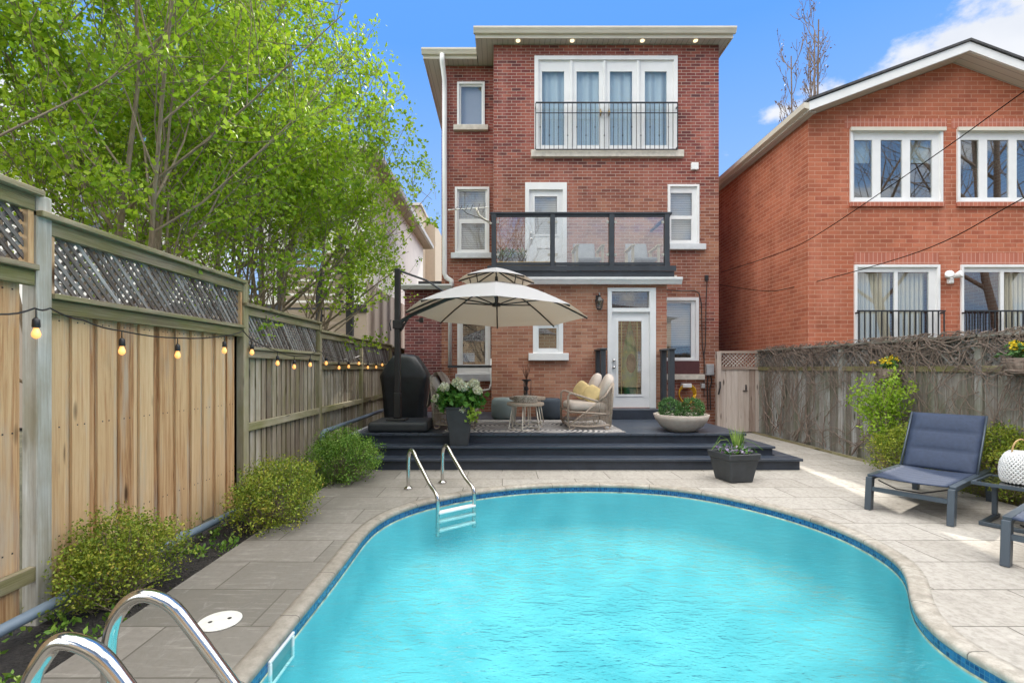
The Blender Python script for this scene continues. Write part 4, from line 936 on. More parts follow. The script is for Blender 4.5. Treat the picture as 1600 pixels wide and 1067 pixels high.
# ================================================================ FENCES
def lattice(mb, axis, c, a0, a1, z0, z1, step=.092, w=.036, th=.008):
    """crossed laths in the plane x=c between a0..a1 along y (axis 'y') or y=c along x"""
    for layer, sg in ((0, 1), (1, -1)):
        k = a0-(z1-z0)
        while k < a1+(z1-z0):
            # line: a = k + t, z = z0 + t (sg=1) or z = z1 - t
            t0 = max(0, a0-k); t1 = min(z1-z0, a1-k)
            if t1-t0 > .02:
                off = (layer*th*1.05)
                za, zb = (z0+t0, z0+t1) if sg > 0 else (z1-t0, z1-t1)
                p = [(k+t0, za), (k+t1, zb)]; h = w*.707
                dz = h*.7
                r = random.random(); o = (random.random()*20, random.random()*20)
                q = [(p[0][0]-h*.0, p[0][1]-dz), (p[1][0], p[1][1]-dz), (p[1][0], p[1][1]+dz), (p[0][0], p[0][1]+dz)]
                P = []
                for oo in (off, off+th): P += [((c+oo, a, z) if axis == 'y' else (a, c+oo, z)) for a, z in q]
                fs = [(0, 1, 2, 3), (7, 6, 5, 4), (0, 4, 5, 1), (1, 5, 6, 2), (2, 6, 7, 3), (3, 7, 4, 0)]
                L = t1-t0; uvq = [(0, 0), (0, L), (w, L), (w, 0)]; uu = [(o[0]+a, o[1]+b) for a, b in uvq]
                mb.add(P, fs, [uu]*6, r)
            k += step
FX = -2.85
lf = thing('wooden_fence', 'tall wooden board fence with diagonal lattice top stepping down along the left path', 'fence', (FX, 6, 0))
pd = [.65, 2.96, 5.29, 7.47, 9.69, 12.2, 14.6]
tops = [2.57, 2.45, 2.21, 2.09, 2.09, 2.05]; rails = [2.12, 1.965, 1.74, 1.60, 1.60, 1.58]
for i, y in enumerate(pd):
    tp = (max(tops[max(i-1, 0)], tops[min(i, 5)]))-.02
    mb = MB(); mb.box(FX-.045, FX+.05, y-.05, y+.05, -.1, tp); mb.build('post', m_post if i == 1 else m_rail, lf, bevel=.006, label='pale grey weathered post' if i == 1 else None)
for i in range(6):
    a, b = pd[i]+.05, pd[i+1]-.05; tp, rz = tops[i], rails[i]
    mb = MB(); mb.box(FX-.075, FX+.085, a-.10, b+.02, tp-.035, tp); mb.box(FX+.0, FX+.04, a, b, tp-.125, tp-.037); mb.build('cap_rail', m_rail, lf, bevel=.004)
    mb = MB(); mb.box(FX-.05, FX+.07, a, b, rz-.035, rz); mb.box(FX+.0, FX+.04, a, b, rz-.125, rz-.037); mb.build('lattice_rail', m_rail, lf, bevel=.004)
    mb = MB(); lattice(mb, 'y', FX-.012, a, b, rz, tp-.04, .074); mb.build('lattice', m_lat, lf)
    for q_ in (a, b-.035): mb = MB(); mb.box(FX-.03, FX+.03, q_, q_+.035, rz+.001, tp-.126); mb.build('lattice_frame', m_cedar if i < 2 else m_rail, lf)
    if i >= 2 or i == 0:
        z_ = .22 if i == 0 else .80
        mb = MB(); mb.box(FX+.0, FX+.045, a, b, z_, z_+.09); mb.build('rail', m_rail, lf, bevel=.004)
    mb = MB(); nl = []; y = a+.003
    while y < b-.02:
        w = min(random.uniform(.125, .15) if i < 2 else random.uniform(.09, .11), b-y); g_ = random.uniform(.05, .075) if i < 2 else random.uniform(.028, .04)
        mb.box(FX-.026, FX-.008, y, y+w, random.uniform(.0, .05), rz-.036)
        if y+w+g_ < b: mb.box(FX-.05, FX-.030, y+w-.03, y+w+g_+.03, random.uniform(.0, .05), rz-.036)
        if i < 2:
            for zn in (.42, 1.12, rz-.16):
                for q_ in (.3, .7): nl.append((FX-.0079, FX-.0065, y+w*q_-.0045, y+w*q_+.0045, zn-.0045, zn+.0045))
        y += w+g_
    if y < b: mb.box(FX-.05, FX-.030, y-.1, b, .02, rz-.036)
    nf = len(mb.f)
    for q_ in nl: mb.box(*q_)
    bo_ = mb.build('boards', m_cedar if i < 2 else m_grey, lf)
    bo_.data.materials.append(m_black)
    for p_ in bo_.data.polygons[nf:]: p_.material_index = 1
# right fence
rf = thing('silver_fence', 'old silvered board fence with lattice top along the right side of the terrace', 'fence', (5.95, 6, 0))
FR_ = 5.95; pr_ = [1.2, 3.6, 6.0, 8.45, 11.25]
for y in pr_: mb = MB(); mb.box(FR_-.05, FR_+.05, y-.05, y+.05, -.08, 1.90); mb.build('post', m_old, rf, bevel=.006)
for i in range(4):
    a, b = pr_[i]+.05, pr_[i+1]-.05
    mb = MB(); mb.box(FR_-.08, FR_+.08, a-.08, b+.05, 1.885, 1.92); mb.build('cap_rail', m_old, rf, bevel=.004)
    mb = MB(); mb.box(FR_-.05, FR_+.02, a, b, 1.45, 1.53); mb.build('rail', m_rail, rf, bevel=.004)
    mb = MB(); lattice(mb, 'y', FR_+.0, a, b, 1.53, 1.885, .1, .045); mb.build('lattice', m_lat, rf)
    mb = MB(); mb.box(FR_+.03, FR_+.045, a, b, 1.5, 1.88); mb.build('backing_board', m_old, rf)
    mb = MB(); y = a
    while y < b-.01:
        w = min(random.uniform(.12, .15), b-y); mb.box(FR_-.018+random.choice((0, .006)), FR_+.006, y, y+w-.005, 0, 1.449); y += w
    mb.build('boards', m_old, rf)
    mb = MB(); mb.box(FR_-.16, FR_-.12, a, b+.1, -.05, .035); mb.build('kickboard', m_rail, rf)
# gate
DG = 11.2
gt = thing('wooden_gate', 'pale wooden gate with small lattice top between the brick house and right fence', 'gate', (5.5, DG, 0))
gx0, gx1 = X(1122, DG), X(1187.5, DG)
mb = MB(); xx = gx0+.05
while xx < gx1-.02:
    w = min(.135, gx1-xx); mb.box(xx, xx+w-.006, DG-.01+random.uniform(0, .006), DG+.015, .03, Z(576, DG)); xx += w
mb.build('boards', m_gate, gt)
mb = MB(); lattice(mb, 'x', DG-.01, gx0+.05, gx1, Z(573, DG), Z(551, DG), .085, .03); mb.build('lattice', m_gate, gt)
for z0_, z1_ in ((Z(552, DG), Z(548, DG)), (Z(577, DG), Z(573, DG))):
    mb = MB(); mb.box(gx0, gx1, DG-.035, DG-.012, z0_, z1_); mb.build('rail', m_gate, gt)
mb = MB(); mb.box(gx0-.05, gx0+.045, DG-.06, DG+.04, 0, Z(549, DG)); mb.build('gate_post', m_gate, gt)
mb = MB(); mb.box(gx0+.62, gx0+.645, DG-.03, DG-.012, 1.0, 1.12); mb.box(gx0+.56, gx0+.66, DG-.04, DG-.02, .97, .99); mb.build('latch', m_black, gt)
mb = MB(); mb.tube([(X(1125, 11.1), 11.1, Z(596, 11.1)), (X(1124.5, 11.1), 11.08, Z(605, 11.1)), (X(1122.5, 11.1), 11.1, Z(616, 11.1))], .018, 6); mb.build('handle', m_black, gt)
# ================================================================ PLANTS
def grow(rg, p, d, L, r, lvl, tubes, anchors, maxl, trop=.15, kids=5, la=2, wig=.25, cl=1.0):
    nseg = 5 if lvl < 2 else 4 if lvl < maxl else 3
    pts = [p.copy()]; dd = d.copy(); rs = [r]
    for i in range(nseg):
        dd = (dd+Vector((rg.uniform(-wig, wig), rg.uniform(-wig, wig), rg.uniform(-wig*.6, wig)+trop))*.45).normalized()
        pts.append(pts[-1]+dd*(L/nseg)); rs.append(r*(1-.72*(i+1)/nseg))
    tubes.append((pts, rs, lvl))
    if lvl >= la:
        for i in range(1, len(pts)):
            anchors.append(pts[i]); anchors.append((pts[i]+pts[i-1])/2)
    if lvl < maxl:
        for k in range(kids if isinstance(kids, int) else kids[lvl]):
            t = rg.uniform(.28, 1.0)*nseg; i = min(int(t), nseg-1); q = pts[i].lerp(pts[i+1], t-i)
            ax = (pts[i+1]-pts[i]).normalized(); o = Vector((rg.uniform(-1, 1), rg.uniform(-1, 1), rg.uniform(-.6, .9))); o = (o-ax*o.dot(ax)).normalized()
            nd = (ax*.75+o*.75).normalized()
            grow(rg, q, nd, L*rg.uniform(.38, .62)*(cl if lvl == 0 else 1), rs[i]*.55, lvl+1, tubes, anchors, maxl, trop, kids, la, wig, cl)
def tree_mesh(tubes, name, mat, parent, minr=.004):
    mb = MB()
    for pts, rs, lvl in tubes: mb.tube(pts, [max(x, minr) for x in rs], 7 if lvl == 0 else 5 if lvl == 1 else 3, cap=False)
    return mb.build(name, mat, parent, smooth=True)
def stem_tree(loc, stems, H, lean, spread, label, seed, k=8, size=.074, kids=(7, 4, 3), mat=None, extra=None, cb=3.0):
    rg = random.Random(seed); t_ = thing('leafy_tree', label, 'tree', loc, group='spring trees behind the left fence'); tubes = []; an = []
    for s in range(stems):
        a = rg.uniform(0, 6.28); rr = rg.uniform(.05, .45)
        p = Vector((loc[0]+rr*math.cos(a)*.7, loc[1]+rr*math.sin(a)*1.3, loc[2]))
        d = Vector((lean[0]+spread*math.cos(a)*rg.uniform(.3, 1), lean[1]+spread*math.sin(a)*rg.uniform(.3, 1), 1)).normalized()
        grow(rg, p, d, H*rg.uniform(.75, 1.05), rg.uniform(.022, .042), 0, tubes, an, 3, .16, kids, 2, .26, cl=.85)
    for p_, d_, L_ in extra or []: grow(rg, Vector(p_), Vector(d_).normalized(), L_, .028, 1, tubes, an, 3, .06, kids, 2, .3)
    tubes = [t for t in tubes if max(q.x+ .30*max(0, q.z-3.2) for q in t[0]) < -.75]; tree_mesh(tubes, 'trunk', m_bark, t_)
    A = np.array([tuple(a) for a in an]); A = A[A[:, 0]+.30*np.maximum(0, A[:, 2]-3.2) < -.75]; rr_ = np.random.default_rng(seed); A = A[rr_.random(len(A)) < np.where(A[:, 0] > -3.1, .5, np.clip((A[:, 2]-cb+.5)/1.9, .12, .78))]
    leaves('crown', A, k+2, .06, size, mat or m_leafT, t_, up=.25, seed=seed, aspect=.62)
    return len(A)
nL = 0
nL += stem_tree((-4.0, 4.9, 0), 10, 5.2, (-.02, -.05), .30, 'bright green multi-stem tree behind the fence nearest the camera', 3, size=.056, cb=2.7)
nL += stem_tree((-4.3, 6.7, 0), 9, 6.0, (.0, .0), .34, 'bright green multi-stem tree in the middle of the row behind the fence', 8, cb=3.5)
nL += stem_tree((-4.1, 8.6, 0), 9, 6.0, (.12, -.02), .36, 'bright green multi-stem tree nearest the house, its branches reaching over the fence', 15, cb=4.1, extra=[((-4.0, 8.5, 1.7), (1, -.1, .45), 2.2), ((-3.9, 8.9, 1.9), (1, .1, .55), 2.5), ((-4.0, 8.3, 2.3), (1, -.3, .5), 2.2), ((-3.9, 8.6, 2.6), (1, .1, .8), 2.6), ((-3.9, 8.6, 1.8), (.8, -.6, .6), 2.0)])
print('leaf anchors', nL)
def shrub(c, r, label, mat, seed, n=420, k=9, size=.045, cat='shrub', flat=1.0, name='garden_shrub', spread=.03):
    rg = random.Random(seed); t_ = thing(name, label, cat, (c[0], c[1], c[2])); mb = MB(); an = []
    bumps = [(Vector((rg.gauss(0, 1), rg.gauss(0, 1), rg.gauss(0, .8))).normalized(), rg.uniform(.1, .3)) for _ in range(14)]
    for i in range(n):
        d = Vector((rg.gauss(0, 1), rg.gauss(0, 1), rg.gauss(.35, .8))).normalized()
        q = 1+sum(h*max(0, d.dot(b)-.75)*5.5 for b, h in bumps)*.6
        rad = q*rg.uniform(.66, 1.04)*(1 if rg.random() > .25 else rg.uniform(.5, .9))*(1.22 if rg.random() < .07 else 1)
        p = Vector((c[0]+d.x*r[0]*rad, c[1]+d.y*r[1]*rad, c[2]+r[2]*.95+d.z*r[2]*rad*flat)); 
        if p.z < c[2]+.02: p.z = c[2]+.02+rg.random()*.08
        an.append(tuple(p))
        if i % 6 == 0:
            b = Vector((c[0]+rg.uniform(-.06, .06), c[1]+rg.uniform(-.06, .06), c[2])); m_ = b.lerp(p, .5)+Vector((rg.uniform(-.04, .04), rg.uniform(-.04, .04), -.05)); mb.tube([b, m_, p], [.008, .005, .002], 4, cap=False)
    mb.build('stems', m_bark, t_); leaves('foliage', an, k, spread, size, mat, t_, seed=seed, up=.4)
shrub((-2.56, 3.22, -.04), (.27, .36, .25), 'yellow green low shrub beside the fence, close to the near pool ladder', m_leafS, 21, 620, 20, .021)
shrub((-2.22, 4.72, -.04), (.36, .46, .29), 'yellow green rounded shrub between the two others of the left bed', m_leafS, 22, 650, 20, .024)
shrub((-2.12, 6.45, -.04), (.40, .40, .345), 'fresh green round shrub at the left end of the deck steps', m_leafG, 23, 650, 20, .027)
shrub((5.45, 6.55, 0), (.30, .30, .36), 'yellow green shrub against the right fence behind the lounger', m_leafS, 24, 450, 16, .03)
shrub((5.75, 5.55, 0), (.36, .55, .42), 'bushy green shrub behind the side table with the white lantern', m_leafS, 25, 750, 18, .028)
def forsythia():
    rg = random.Random(31); c = Vector((5.62, 7.05, 0)); t_ = thing('forsythia_shrub', 'tall bright lime shrub in front of the right fence', 'shrub', c); tubes = []; an = []
    for s in range(6):
        d = Vector((rg.uniform(-.16, .16), rg.uniform(-.2, .2), 1)).normalized(); grow(rg, c+Vector((rg.uniform(-.05, .05), rg.uniform(-.06, .06), 0)), d, rg.uniform(.8, 1.3), .010, 0, tubes, an, 1, .2, 5, 1, .2)
    tree_mesh(tubes, 'stems', m_bark, t_, .003); A = [tuple(a) for a in an if a.z > .35]; leaves('foliage', A, 9, .04, .05, m_leafF, t_, seed=31, up=.8)
forsythia()
# weeds and small plants in the left bed
rg = random.Random(4); an = []
for _ in range(70):
    y = rg.uniform(2.2, 7.0); x = rg.uniform(-2.78, -2.28); an += [(x+rg.gauss(0, .03), y+rg.gauss(0, .04), -.04+rg.random()*.06) for _ in range(5)]
o = leaves('bed_weeds', an, 3, .015, .04, m_leafG, None, seed=9, up=1.2); tag(o, 'small green weeds sprouting in the dark soil bed', 'weeds', kind='stuff')
# vines on the right fence
def vines():
    rg = random.Random(12); mb = MB(); xf = FR_-.06
    def walk(y, z, ang, L, r, depth):
        pts = []; rs = []; s = .09; n = max(3, int(L/s))
        for i in range(n):
            xo = xf-rg.uniform(0, .03)
            pts.append((xo, y, z)); rs.append(max(.0022, r*(1-.7*i/n)))
            ang += rg.gauss(0, .28)
            y += math.cos(ang)*s; z += math.sin(ang)*s
            if z > 1.93: z = 1.93+rg.uniform(-.02, .06); ang = rg.choice((0.1, 3.0))+rg.gauss(0, .3)
            if z < .02: break
            if y < 1.3 or y > 11.1: break
            if depth < 2 and rg.random() < .16: walk(y, z, ang+rg.choice((-1, 1))*rg.uniform(.4, 1.2), L*.5, r*.6, depth+1)
        if len(pts) > 2: mb.tube(pts, rs, 4, cap=False)
    for _ in range(62): walk(rg.uniform(2.5, 11), rg.uniform(0.02, .15), rg.uniform(.7, 2.4), rg.uniform(1.2, 2.6), rg.uniform(.006, .014), 0)
    for _ in range(130): walk(rg.uniform(2.5, 11), rg.uniform(1.75, 1.95), rg.choice((rg.gauss(0, .3), rg.gauss(math.pi, .3))), rg.uniform(.8, 2.2), rg.uniform(.004, .012), 1)
    for _ in range(60): walk(rg.uniform(2.5, 11), rg.uniform(1.3, 1.9), rg.uniform(-2.4, -.7), rg.uniform(.4, 1.2), rg.uniform(.003, .006), 1)
    # thick tangled mass near the camera end
    for _ in range(26): walk(rg.uniform(4.9, 5.5), rg.uniform(1.2, 1.6), rg.uniform(0, 6.28), rg.uniform(.4, .9), rg.uniform(.004, .008), 1)
    o = mb.build('climbing_vine', m_vine); tag(o, 'bare brown climbing vine tangled over the silvered right fence', 'vine')
vines()
for i, (px, py, D, lab) in enumerate(((1398, 568, 7.25, 'hanging basket of yellow flowers in the middle of the right fence'), (1600, 548, 5.4, 'hanging basket of yellow flowers on the right fence, nearest the frame edge'))):
    t_ = thing('flower_basket', lab, 'flower basket', (FR_-.22, D, Z(py, D)), group='yellow flower baskets on the right fence'); c = Vector((X(px, D), D, Z(py, D))); c.x = min(c.x, FR_-.15)
    rg = random.Random(50+i)
    mb = MB(); mb.lathe([(.02, -.20), (.12, -.17), (.17, -.08), (.18, -.0)], c+Vector((0, 0, -.08)), 14, sy=.8)
    for k in range(70):
        a = rg.uniform(0, 6.28); z = rg.uniform(-.28, -.08); r_ = .16+.04*rg.random(); mb.tube([c+Vector((r_*math.cos(a+j*.4), r_*.8*math.sin(a+j*.4), z+rg.gauss(0, .012))) for j in range(4)], .004, 3, cap=False)
    mb.build('basket', m_vine, t_)
    an = [tuple(c+Vector((rg.gauss(0, .07), rg.gauss(0, .06), rg.uniform(-.06, .06)))) for _ in range(50)]
    leaves('leaves', an, 5, .02, .05, m_leafB, t_, seed=60+i)
    an = [tuple(c+Vector((rg.gauss(0, .065), rg.gauss(0, .05), rg.uniform(.0, .09)))) for _ in range(26)]
    leaves('blossoms', an, 9, .014, .034, m_petalY, t_, seed=70+i, aspect=.9)
# far bare tree
def bare_tree(loc, H, label, seed, cl=1.0, *, r=.12, kids=(11, 5, 3), stems=1, spread=.1, trop=.35, name='bare_tree', leafy=True):
    rg = random.Random(seed); t_ = thing(name, label, 'tree', loc); tubes = []; an = []
    for s in range(stems): grow(rg, Vector(loc)+Vector((rg.uniform(-.2, .2), rg.uniform(-.2, .2), 0)), Vector((rg.uniform(-spread, spread), rg.uniform(-spread, spread), 1)).normalized(), H, r, 0, tubes, an, 3, trop, kids, 3, .22, cl)
    tree_mesh(tubes, 'trunk', m_barkF, t_, .012)
    if leafy: leaves('crown', [tuple(a) for a in an[::7]], 2, .1, .13, leaf_mat('brown_buds', [(0, (.10, .05, .03)), (1, (.22, .13, .07))], .2), t_, seed=seed)
bare_tree((X(1268, 26), 26, 0), 19.3, 'tall bare tree with a few brown leaves behind the orange brick house', 5, .17, r=.11, kids=(13, 4, 2), stems=4, spread=.06, trop=.9)
# ================================================================ POOL LADDERS, SKIMMER
def ladder(name, label, rails, r, group=None, steps=None):
    t_ = thing(name, label, 'pool ladder', (rails[0][0][0], rails[0][0][1], 0))
    for p in rails:
        q = []
        P = [Vector(a) for a in p]
        for k in range(len(P)-1):
            p0, p1, p2, p3 = P[max(k-1, 0)], P[k], P[k+1], P[min(k+2, len(P)-1)]
            for j in range(5):
                t = j/5; q.append(.5*((2*p1)+(p2-p0)*t+(2*p0-5*p1+4*p2-p3)*t*t+(-p0+3*p1-3*p2+p3)*t**3))
        q.append(P[-1]); mb = MB(); mb.tube(q, r, 14); mb.build('handrail', m_steel, t_, smooth=True)
        mb = MB(); mb.lathe([(r*2.3, 0), (r*2.3, .008), (r*1.3, .028), (r*1.05, .03)], (P[0].x, P[0].y, .004), 18); mb.build('flange', m_steel, t_, smooth=True)
    for a, b in steps or []:
        mb = MB(); a = Vector(a); b = Vector(b); d = (b-a); n_ = Vector((-d.y, d.x, 0)).normalized()*.04
        z = Vector((0, 0, .012)); vs = [a-n_-z, b-n_-z, b+n_-z, a+n_-z, a-n_+z, b-n_+z, b+n_+z, a+n_+z]
        mb.add(vs, [(3, 2, 1, 0), (4, 5, 6, 7), (0, 1, 5, 4), (1, 2, 6, 5), (2, 3, 7, 6), (3, 0, 4, 7)], [[(0, 0)]*4]*6); mb.build('tread', m_white, t_, bevel=.004)
def far_rail(fx, fy, dx, dy, H=.50, E=.80):
    f = lambda d, z: (fx+dx*d, fy+dy*d, z)
    return [f(0, 0), f(0, .15), f(.005, H-.14), f(.03, H-.05), f(.10, H-.002), f(.18, H-.035), f(.25, H-.092), f(.42, H-.205), f(.60, H-.325), f(E-.05, .105), f(E-.012, .06), f(E, .0), f(E, -.2), f(E, -.36)]
# direction from feet towards the water
dvec = Vector((.55, -.80)).normalized()
r1 = far_rail(-1.17, 6.02, dvec.x, dvec.y); r2 = far_rail(-.785, 6.33, dvec.x, dvec.y)
e1, e2 = Vector(r1[-2]), Vector(r2[-2])
st = []
for z in (-.105, -.20, -.30): st.append(((e1.x, e1.y, z), (e2.x, e2.y, z)))
ladder('pool_ladder', 'stainless steel pool ladder with white treads on the far left edge below the deck', [r1, r2], .0235, steps=st)
def near_rail(y, H, x0, xt, fall): return [(x0, y, 0), (x0, y, .25), (x0+.003, y, H-.16), (x0+.05, y, H-.045), (xt-.02, y, H), (xt+.08, y, H-.035), (xt+.17, y, H-.14), (xt+.34, y, H-.37), (xt+.52, y, H-.60), (xt+.56, y, -.05), (xt+.56, y, -.6)]
n1 = near_rail(1.80, .655, X(171, 1.80), X(233, 1.8), 0); n2 = near_rail(1.42, .70, X(33, 1.42)+.02, X(110, 1.42), 0)
ladder('pool_ladder', 'stainless steel pool ladder handrails in the near left corner by the path', [n1, n2], .0245, steps=[((n1[-1][0], 1.8, -.25), (n2[-1][0], 1.42, -.25))])
lid = thing('round_pool_plate', 'round white skimmer lid set in the paving by the pool', 'skimmer lid', (X(344, 2.87), 2.87, 0)); c = wloc(lid)
mb = MB(); mb.lathe([(.118, 0), (.118, .004), (.112, .006), (0, .006)], c, 32); mb.build('lid', simple('white_plastic', (.66, .66, .62), .5, var=.12, scale=20), lid)
mb = MB()
for a in (.5, 3.6): mb.lathe([(.012, .0065), (.012, .0075), (0, .0075)], c+Vector((.05*math.cos(a), .05*math.sin(a), 0)), 10)
mb.build('finger_hole', m_black, lid)
sk = thing('pool_skimmer', 'white rectangular skimmer opening in the left pool wall at the waterline', 'skimmer', (-1.24, 2.75, -.1))
ym = 2.70; xs = min(p[0] for p in POOL if abs(p[1]-ym) < .3)
mb = MB()
for a_ in ((ym-.15, ym+.15, -.066, -.048), (ym-.15, ym+.15, -.20, -.182), (ym-.15, ym-.125, -.181, -.067), (ym+.125, ym+.15, -.181, -.067)): mb.box(xs-.004, xs+.012, *a_)
mb.build('frame', m_white, sk, bevel=.003); mb = MB(); mb.box(xs-.004, xs+.004, ym-.124, ym+.124, -.181, -.067); mb.build('flap', simple('grey_flap', (.10, .26, .28), .4), sk)
# pipe along the fence
pp = thing('drain_pipe', 'blue grey plastic pipe running along the foot of the left fence', 'pipe', (-2.68, 4, .08))
mb = MB(); mb.tube([(-2.69, .6, .10), (-2.69, 3.6, .09), (-2.68, 4.9, .06), (-2.66, 6.3, .05)], .033, 12); mb.build('lower_run', m_pipe, pp, smooth=True)
for y in (3.05, 4.05): mb = MB(); mb.tube([(-2.69, y-.05, .094), (-2.69, y+.05, .09)], .04, 12); mb.build('coupling', m_pipe, pp, smooth=True)
mb = MB(); mb.tube([(-2.62, 7.02, .02), (-2.62, 7.02, .5), (-2.62, 7.05, .555), (-2.62, 7.12, .57), (-2.60, 11, .585)], .036, 12); mb.build('upper_run', m_pipe, pp, smooth=True)
# ================================================================ STRING LIGHTS
FXL = FX+.10
def sp(px, py): D = 755*abs(FXL)/(785-px); return Vector((FXL, D, Z(py, D)))
slt = thing('string_lights', 'black festoon string lights with glowing warm bulbs swagged along the left fence', 'string lights', tuple(sp(380, 516)))
cord = [(-150, 500), (-60, 497), (0, 491), (55, 481.5), (79, 481.5), (130, 500), (189, 516.7), (278, 528), (349, 525), (380.6, 516.7), (395, 531), (434, 549), (460, 556), (485, 554), (497, 547), (510, 553), (530, 561), (545, 560), (562, 556), (575, 563), (588, 563), (598, 560), (604, 557)]
q = []; P = [sp(*c_) for c_ in cord]
for k in range(len(P)-1):
    for j in range(4): q.append(P[k].lerp(P[k+1], j/4)-Vector((0, 0, .012*math.sin(math.pi*j/4))))
q.append(P[-1]); mb = MB(); mb.tube(q, .0055, 6); mb.build('cord', m_black, slt)
eg = MT('glowing_bulb'); eg.set(Base_Color=(1, .6, .25), Emission_Color=(1, .42, .10), Emission_Strength=.62, Roughness=.2); m_bulb = eg.m
ef = MT('filament'); ef.set(Base_Color=(1, .8, .5), Emission_Color=(1, .78, .4), Emission_Strength=30)
bulbs = [(-85, 498), (57, 483), (191, 517), (278, 528), (351, 525), (394, 530), (434, 549), (460, 556), (485, 554), (510, 553), (530, 561), (545, 560), (561, 556), (575, 563), (588, 563), (597.5, 560)]
for bx, by in bulbs:
    p = sp(bx, by); drop = .05
    mb = MB(); mb.tube([p, p-Vector((0, 0, drop))], .004, 5); mb.lathe([(.008, .0), (.019, -.012), (.021, -.055), (.016, -.06)], p-Vector((0, 0, drop)), 12); so = mb.build('socket', m_black, slt, smooth=True)
    c = p-Vector((0, 0, drop+.06))
    mb = MB(); mb.lathe([(.012, .0), (.014, -.010), (.021, -.027), (.023, -.040), (.019, -.054), (.008, -.063), (0, -.065)], c, 14); bo = mb.build('bulb', m_bulb, so, smooth=True)
# ================================================================ UMBRELLA
UC = Vector((-.10, 8.10, 0)); UR = 1.53
um = thing('cantilever_umbrella', 'large cream two tier cantilever umbrella on a black pole over the deck', 'umbrella', (-1.72, 8.15, DK))
t = MT('umbrella_canvas'); t.set(Base_Color=(.50, .50, .515), Roughness=.9)
trn = t.n('ShaderNodeBsdfTranslucent'); trn.inputs[0].default_value = (.54, .43, .30, 1); mxx = t.n('ShaderNodeMixShader'); mxx.inputs[0].default_value = .28
t.L.new(t.b.outputs[0], mxx.inputs[1]); t.L.new(trn.outputs[0], mxx.inputs[2]); t.L.new(mxx.outputs[0], t.out.inputs[0]); m_canv = t.m
def uz(x, y, r): # height of canopy at radial fraction r (0 top ring .. 1 rim)
    return 0
def up(a, rad, z): 
    x = UC.x+rad*math.cos(a); y = UC.y+rad*math.sin(a)
    return Vector((x, y, z-.055*(y-UC.y)-.03*(x-UC.x)))
def canopy(r0, z0, r1, z1, bulge, sag, nseg=8, sub=6):
    mb = MB(); rows = 7
    for k in range(8):
        a0, a1 = k*math.pi/4, (k+1)*math.pi/4; G = []
        for i in range(rows+1):
            t = i/rows; rad = r0+(r1-r0)*t; z = z0+(z1-z0)*(t**1.08)+bulge*math.sin(math.pi*t)
            row = []
            A = up(a0, rad, z); B = up(a1, rad, z)
            for j in range(sub+1):
                s = j/sub; p = A.lerp(B, s); p.z += -sag*math.sin(math.pi*s)*t*.5+ (0.02*math.sin(math.pi*s) if t == 1 else 0)
                row.append(p)
            G.append(row)
        vs = [p for row in G for p in row]; w = sub+1
        fs = [(i*w+j, i*w+j+1, (i+1)*w+j+1, (i+1)*w+j) for i in range(rows) for j in range(sub)]
        mb.add(vs, fs, [[(vs[q].x, vs[q].y) for q in f] for f in fs], .5)
    return mb
canopy(.42, 2.86, UR, 2.40, .018, .03).build('canopy', m_canv, um, smooth=False)
canopy(.02, 3.18, .64, 2.95, .008, .02).build('vent_canopy', m_canv, um)
hz = 2.56
for k in range(8):
    a = k*math.pi/4; mb = MB(); f = lambda t, d: 2.86+(2.40-2.86)*(t**1.08)+.018*math.sin(math.pi*t)-d
    mb.tube([up(a, .06, 2.88)]+[up(a, .42+(UR-.42)*t, f(t, .025)) for t in (0, .3, .6, .85, .995)], .014, 6); rb = mb.build('rib', m_black, um)
    mb = MB(); mb.tube([up(a, .05, 3.12), up(a, .35, 3.03), up(a, .63, 2.935)], .012, 6); mb.tube([up(a, .42, 2.85), up(a, .45, 3.0)], .008, 5); mb.build('vent_rib', m_black, rb)
    mb = MB(); mb.tube([up(a, .05, hz), up(a, .42+(UR-.42)*.38, f(.38, .035))], .011, 6); mb.build('strut', m_black, rb)
mb = MB(); mb.lathe([(.0, 0), (.07, 0), (.08, .05), (.03, .07), (.025, .5)], (UC.x, UC.y, hz-.03), 14); mb.build('hub', m_black, um)
PX_, PY_ = X(621.5, 8.15), 8.15
mb = MB(); mb.box(PX_-.045, PX_+.045, PY_-.06, PY_+.06, DK+.2, 3.17); mb.build('pole', m_black, um, bevel=.015, seg=2)
mb = MB(); mb.tube([(PX_+.02, PY_-.02, 2.26), (PX_+.25, PY_-.02, 2.40), (X(700, 8.1), 8.12, 2.66), (UC.x-.1, UC.y, 2.86)], .032, 8); mb.build('boom', m_black, um)
mb = MB(); mb.tube([(PX_, PY_, 3.15), (X(665, 8.1), 8.15, 2.98), (X(700, 8.1), 8.12, 2.74)], .017, 8); mb.build('stay', m_char, um)
mb = MB(); mb.box(PX_-.07, PX_+.09, PY_-.075, PY_+.075, 2.16, 2.30); mb.tube([(PX_-.1, PY_-.05, 2.31), (PX_-.11, PY_-.1, 2.24), (PX_-.09, PY_-.1, 2.12)], .012, 6); mb.tube([(PX_+.05, PY_-.02, 2.12), (PX_+.18, PY_-.02, 2.34)], .02, 6); mb.build('bracket', m_black, um, bevel=.01)
mb = MB(); mb.box(PX_+.38, PX_+.44, PY_-.1, PY_-.04, 2.26, 2.34); mb.box(PX_+.33, PX_+.38, PY_-.09, PY_-.05, 2.28, 2.30); mb.build('crank', m_black, um)
mb = MB(); mb.box(-2.17, -1.20, 7.76, 8.62, DK, DK+.16); mb.build('base', simple('black_base', (.03, .034, .038), .5, bump=.2), um, bevel=.05, seg=3)
